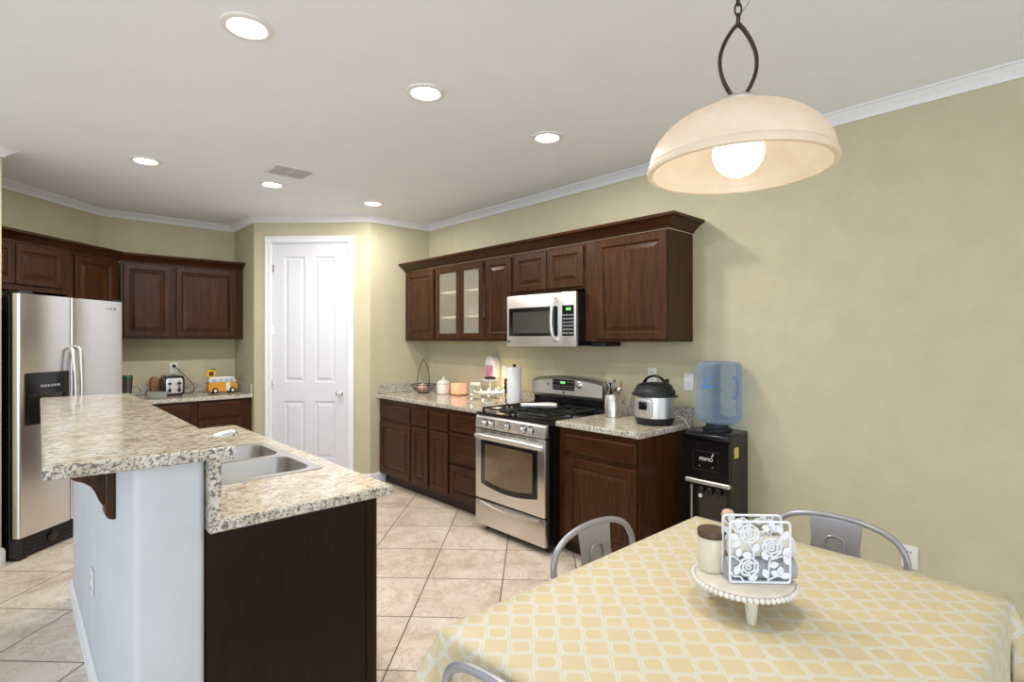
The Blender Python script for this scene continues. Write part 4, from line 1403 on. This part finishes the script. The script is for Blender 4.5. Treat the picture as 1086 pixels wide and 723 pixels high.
# ------------------------------------------------------------------ counter left of the range
ZC = .9055
t = thing('spoon_rest', 'white ceramic spoon rest lying across the black range grate', 'spoon rest', (2.955, 2.895, .9425), math.radians(-58))
t.scale = (1.1, 1.3, 1.5)
bm = BM()
lps = []
for x, w_, h_ in ((-.13, .010, .008), (-.10, .016, .009), (-.04, .019, .010), (.0, .030, .012), (.05, .044, .014), (.095, .040, .014), (.125, .018, .010)):
    lps.append([(x, -w_, h_), (x, -w_ * .7, h_ + .010), (x, 0, h_ + .003), (x, w_ * .7, h_ + .010), (x, w_, h_), (x, w_ * .6, 0), (x, -w_ * .6, 0)])
rings(bm, lps)
mesh_obj('dish', bm, M['white_glaze'], t, 60)

t = thing('paper_towel_holder', 'upright paper towel roll on a dark holder beside the range', 'paper towels', (3.115, 3.345, ZC))
bm = BM(); lathe(bm, [(.070, 0), (.070, .008), (.064, .012), (.008, .013), (.008, .325), (.014, .330), (.014, .342), (.004, .346)], 28)
mesh_obj('holder', bm, M['black_matte'], t, 40)
bm = BM(); lathe(bm, [(.020, .014), (.060, .014), (.061, .016), (.061, .318), (.060, .320), (.020, .320)], 32)
mesh_obj('paper_roll', bm, plain('paper', srgb(240, 240, 240), .8, var=.02), t, 40)
bm = BM(); tube(bm, smooth_path([(-.050, .045, .012), (-.056, .052, .10), (-.060, .056, .16), (-.056, .052, .22)], 4), .005, 8, radii=None)
tube(bm, [(-.052, .047, .10), (-.0535, .049, .165), (-.052, .047, .225)], .012, 8, flat=(.5, 1))
mesh_obj('tension_arm', bm, M['iron'], t, 60)

t = thing('air_freshener', 'white domed air freshener with a pink front on the wall beside the outlet', 'air freshener', (XR - .002, 3.862, 1.10), RW)
bm = BM(); prism(bm, [(-.055, .0), (.055, .0)] + [(.062 * math.cos(PI * i / 14), .14 + .072 * math.sin(PI * i / 14)) for i in range(15)], -.085, -.001, .010)
mesh_obj('body', bm, M['white_plastic'], t, 50)
bm = BM(); prism(bm, rrect(-.046, .050, .008, .118, .012), -.092, -.084, .003)
mesh_obj('pink_front', bm, plain('pink_print', srgb(206, 140, 172), .5, var=.3, scale=60), t, 50)

t = thing('tiered_stand', 'white two-tier serving stand hung with fairy lights', 'stand', (3.10, 3.645, ZC))
bm = BM(); lathe(bm, [(.062, 0), (.060, .008), (.02, .016), (.010, .03), (.009, .20), (.004, .205)], 28)
mesh_obj('post', bm, M['white_glaze'], t, 40)
bm = BM(); lathe(bm, [(.012, .066), (.11, .070), (.122, .082), (.126, .092), (.121, .090), (.108, .076), (.012, .073)], 36)
mesh_obj('lower_plate', bm, M['white_glaze'], t, 50)
bm = BM(); lathe(bm, [(.012, .186), (.062, .189), (.074, .200), (.076, .207), (.071, .205), (.06, .194), (.012, .193)], 36)
mesh_obj('upper_plate', bm, M['white_glaze'], t, 50)
t = thing('cake', 'dark brown heap on the top plate of the tiered stand', 'cake', (3.10, 3.645, ZC + .2065))
bm = BM()
for i in range(7):
    a = i * .9
    m_ = Matrix.Translation((.032 * math.cos(a), .032 * math.sin(a), .009)) @ Matrix.Diagonal((1, 1, .55, 1))
    bmesh.ops.create_icosphere(bm, subdivisions=2, radius=.022, matrix=m_)
mesh_obj('heap', bm, plain('chocolate', srgb(62, 38, 36), .5, var=.3), t, 60)
t = thing('string_lights', 'warm fairy lights trailing around the tiered stand', 'string lights', (3.10, 3.645, ZC))
fp = [(-.10, .13, .005), (-.13, .10, .06), (-.08, .115, .098), (.02, .118, .105), (.10, .07, .10), (.14, -.02, .10), (.09, -.09, .115), (.15, -.07, .17), (.18, .02, .14), (.16, .10, .10), (.12, .14, .05), (.06, .17, .006)]
path = smooth_path(fp, 4)
bm = BM(); tube(bm, path, .0009, 5)
mesh_obj('wire', bm, M['bronze'], t, 60)
for i in range(2, len(path), 3):
    bm = BM(); bmesh.ops.create_icosphere(bm, subdivisions=1, radius=.0042)
    mesh_obj('bulb', bm, M['fairy'], t, 180, tuple(path[i]))
ld = bpy.data.lights.new('fairy_glow', 'POINT'); ld.energy = 1.1; ld.color = (1, .74, .42); ld.shadow_soft_size = .08
lo = bpy.data.objects.new('fairy_glow', ld); COL.objects.link(lo); lo.location = (3.24, 3.70, 1.05)

t = thing('easel', 'tiny white crossed-stick easel at the foot of the tiered stand', 'easel', (3.06, 3.44, ZC), RW)
bm = BM(); tube(bm, [(-.04, 0, .004), (.035, 0, .055)], .004, 6); tube(bm, [(.04, .006, .004), (-.03, .006, .05)], .004, 6); tube(bm, [(.0, .003, .028), (.01, .045, .004)], .0035, 6)
mesh_obj('sticks', bm, M['white_plastic'], t, 60)

t = thing('candle_jar', 'clear glass jar candle with white lid left of the tiered stand', 'candle', (3.185, 3.955, ZC))
bm = BM(); lathe(bm, [(.050, 0), (.055, .004), (.055, .115), (.048, .128), (.044, .128), (.050, .113), (.051, .008), (.01, .006)], 28)
mesh_obj('jar', bm, M['clear'], t, 40)
bm = BM(); lathe(bm, [(.047, .1285), (.050, .131), (.050, .150), (.045, .155), (.01, .156)], 28)
mesh_obj('lid', bm, M['white_glaze'], t, 40)
bm = BM(); lathe(bm, [(.0495, .0085), (.0495, .075), (.01, .073)], 28)
mesh_obj('wax', bm, plain('cream_wax', srgb(240, 226, 196), .5), t, 40)

t = thing('salt_lamp', 'glowing pink salt block beside the white canister', 'salt lamp', (3.275, 4.335, ZC))
sl = NT('glowing_salt').set(srgb(232, 168, 136), .5, emit=(1, .46, .24, 1), emit_s=.55)
sl.color(sl.ramp(sl.noise(sl.coord(), 18, 5), [(.3, srgb(214, 140, 108)), (.7, srgb(240, 190, 160))]))
mesh_obj('block', boxm(-.056, .056, -.062, .062, .010, .118, .010, 3), sl.m, t, 50)
mesh_obj('base', boxm(-.05, .05, -.055, .055, 0, .010, .002), wtan, t)

t = thing('canister', 'white ceramic canister with domed knob lid', 'canister', (3.235, 4.535, ZC))
bm = BM(); lathe(bm, [(.056, 0), (.066, .006), (.068, .09), (.064, .104), (.055, .108)], 32)
mesh_obj('jar', bm, M['white_glaze'], t, 40)
bm = BM(); lathe(bm, [(.068, .1085), (.068, .116), (.055, .132), (.025, .144), (.010, .148), (.012, .156), (.016, .164), (.010, .171), (.003, .172)], 32)
mesh_obj('lid', bm, M['white_glaze'], t, 40)

t = thing('wire_basket', 'dark wire bowl basket with a tall pointed handle by the pantry wall', 'basket', (3.13, 4.745, ZC), -PI / 4)
bm = BM()
tube(bm, [(.125 * math.cos(2 * PI * i / 32), .125 * math.sin(2 * PI * i / 32), .090) for i in range(32)], .0035, 6, True)
tube(bm, [(.05 * math.cos(2 * PI * i / 24), .05 * math.sin(2 * PI * i / 24), .0035) for i in range(24)], .003, 6, True)
tube(bm, [(.098 * math.cos(2 * PI * i / 32), .098 * math.sin(2 * PI * i / 32), .048) for i in range(32)], .002, 6, True)
for k in range(20):
    a = 2 * PI * k / 20
    tube(bm, [(r_ * math.cos(a + s_), r_ * math.sin(a + s_), z_) for r_, z_, s_ in ((.05, .0035, 0), (.085, .028, .12), (.110, .060, .22), (.125, .090, .3))], .0018, 5)
mesh_obj('bowl', bm, M['bronze'], t, 60)
bm = BM()
for s in (-1, 1):
    tube(bm, smooth_path([(s * .060, 0, .088), (s * .062, 0, .15), (s * .048, 0, .24), (s * .022, 0, .315), (0, 0, .345)], 5), .0035, 6)
tube(bm, [(.006 * math.cos(2 * PI * i / 12), 0, .350 + .006 * math.sin(2 * PI * i / 12)) for i in range(12)], .002, 6, True)
mesh_obj('handle', bm, M['bronze'], t, 60)
bm = BM(); lathe(bm, [(.003, 0), (.034, .008), (.050, .035), (.048, .058), (.028, .080), (.010, .088), (.004, .096)], 24)
o = mesh_obj('onion', bm, plain('onion_skin', srgb(214, 176, 156), .45, var=.25, scale=24), None, 60, (3.115, 4.735, ZC + .0105))
tag(o, 'pale pinkish onion lying in the wire basket', 'onion')

# ------------------------------------------------------------------ back-wall counter
t = thing('toaster', 'black and steel two-slot toaster on the back-wall counter', 'toaster', (1.165, 6.25, ZC), 0)
t.scale = (.86, .86, 1.2)
bm = BM(); prism(bm, rrect(-.105, .105, .0, .165, .035, 6), -.10, .12, .006)
mesh_obj('shell', bm, M['black'], t, 40)
bm = BM(); prism(bm, rrect(-.080, .085, .022, .145, .02, 5), -.106, -.099, .003)
fp_ = mesh_obj('front_plate', bm, M['steel_h'], t, 40)
for x in (-.045, .05):
    bm = BM(); box(bm, x - .004, x + .004, -.112, -.105, .06, .13, .002); box(bm, x - .02, x + .02, -.126, -.110, .095, .110, .004)
    mesh_obj('lever', bm, M['black_matte'], fp_)
    bm = BM(); lathe(bm, [(.018, 0), (.016, .012), (.004, .013)], 16)
    mesh_obj('dial', bm, M['black_matte'], fp_, 40, (x, -.106, .046), (PI / 2, 0, 0))
for x in (-.05, .05):
    mesh_obj('bread_slot', boxm(x - .03, x + .03, -.06, .09, .163, .172, .004), M['steel'], t)
c = BM(); tube(c, smooth_path([(1.222, 6.476, 1.19), (1.255, 6.445, 1.15), (1.33, 6.42, 1.06), (1.385, 6.41, .985), (1.39, 6.40, .945), (1.36, 6.38, .912), (1.30, 6.375, .914)], 6), .0045, 6)
box(c, 1.208, 1.236, 6.452, 6.481, 1.175, 1.203, .004)
o = mesh_obj('power_cord', c, M['black_matte'], None, 60)
tag(o, 'black toaster cord hanging from the outlet above the toaster', 'cord')

t = thing('cookie_jar', 'yellow and white toy van jar with a sunflower on its roof', 'cookie jar', (1.595, 6.19, ZC), 0)
t.scale = (.86, .86, .9)
yel = plain('yellow_glaze', srgb(226, 158, 48), .2, var=.05)
bm = BM(); prism(bm, rrect(-.155, .160, .022, .125, .02, 5), -.065, .065, .012)
mesh_obj('van_body', bm, yel, t, 40)
bm = BM(); prism(bm, [(-.150, .1255), (.158, .1255), (.128, .182), (.105, .190), (-.120, .190), (-.142, .182)], -.058, .058, .010)
mesh_obj('van_roof', bm, M['white_glaze'], t, 40)
wn = plain('pale_blue_glaze', srgb(176, 200, 206), .2, var=.1)
for x0, x1 in ((-.125, -.065), (-.052, .005), (.018, .068), (.080, .118)):
    bm = BM(); prism(bm, rrect(x0, x1, .136, .172, .006), -.0605, -.056, .001)
    mesh_obj('window', bm, wn, t, 40)
bm = BM(); prism(bm, rrect(.035, .080, .032, .120, .006), -.0675, -.064, .001)
mesh_obj('side_door', bm, M['white_glaze'], t, 40)
for x in (-.085, .085 + .02):
    for s in (-1, 1):
        bm = BM(); lathe(bm, [(.033, 0), (.033, .014), (.030, .018), (.020, .019)], 24)
        w_ = mesh_obj('wheel', bm, M['black'], t, 40, (x, s * .062, .033), (PI / 2 * (1 if s < 0 else -1), 0, 0))
        bm = BM(); lathe(bm, [(.017, .019), (.016, .022), (.004, .023)], 20)
        mesh_obj('hubcap', bm, M['white_glaze'], w_, 40)
bm = BM()
for k in range(14):
    a = 2 * PI * k / 14
    m_ = Matrix.Translation((-.115, -.015, .225)) @ Matrix.Rotation(a, 4, 'Y') @ Matrix.Translation((.036, 0, 0)) @ Matrix.Diagonal((1, .3, .5, 1))
    bmesh.ops.create_icosphere(bm, subdivisions=2, radius=.020, matrix=m_)
tube(bm, [(-.115, -.004, .185), (-.115, -.004, .225)], .006, 8)
fl = mesh_obj('sunflower', bm, plain('sunflower_yellow', srgb(236, 176, 40), .5), t, 60)
bm = BM(); lathe(bm, [(.026, 0), (.024, .010), (.004, .013)], 20)
mesh_obj('flower_center', bm, plain('seed_brown', srgb(84, 48, 26), .7, var=.3, scale=90), fl, 40, (-.115, -.020, .225), (PI / 2, 0, 0))
bm = BM()
for a in (.9, 1.5, 2.1):
    m_ = Matrix.Translation((-.095 + .03 * math.cos(a), .0, .258 + .02 * math.sin(a))) @ Matrix.Diagonal((1, .35, .6, 1))
    bmesh.ops.create_icosphere(bm, subdivisions=2, radius=.016, matrix=m_)
mesh_obj('leaf', bm, plain('leaf_green', srgb(96, 112, 44), .5), fl, 60)

t = thing('tumbler', 'dark steel tumbler with green top beside the fridge edge', 'tumbler', (.80, 6.28, ZC))
bm = BM(); lathe(bm, [(.032, 0), (.034, .004), (.044, .17), (.044, .185)], 28)
mesh_obj('cup', bm, plain('grey_steel', srgb(104, 102, 104), .35, .6), t, 40)
bm = BM(); lathe(bm, [(.046, .1855), (.046, .20), (.04, .212), (.01, .213)], 28)
mesh_obj('lid', bm, plain('green_lid', srgb(44, 92, 66), .4), t, 40)
t = thing('wooden_block', 'small brown wooden block behind the toaster', 'wooden block', (1.055, 6.40, ZC), 0)
bm = BM(); prism(bm, [(-.05, 0), (.045, 0), (.045, .15), (-.02, .185), (-.05, .16)], -.05, .05, .005)
mesh_obj('block', bm, wtan, t, 40)
t = thing('glass_dish', 'low clear dish on the back counter behind the bar', 'dish', (1.01, 6.08, ZC))
bm = BM(); lathe(bm, [(.06, 0), (.075, .004), (.085, .055), (.082, .055), (.072, .008), (.01, .006)], 32)
mesh_obj('bowl', bm, M['clear'], t, 40)
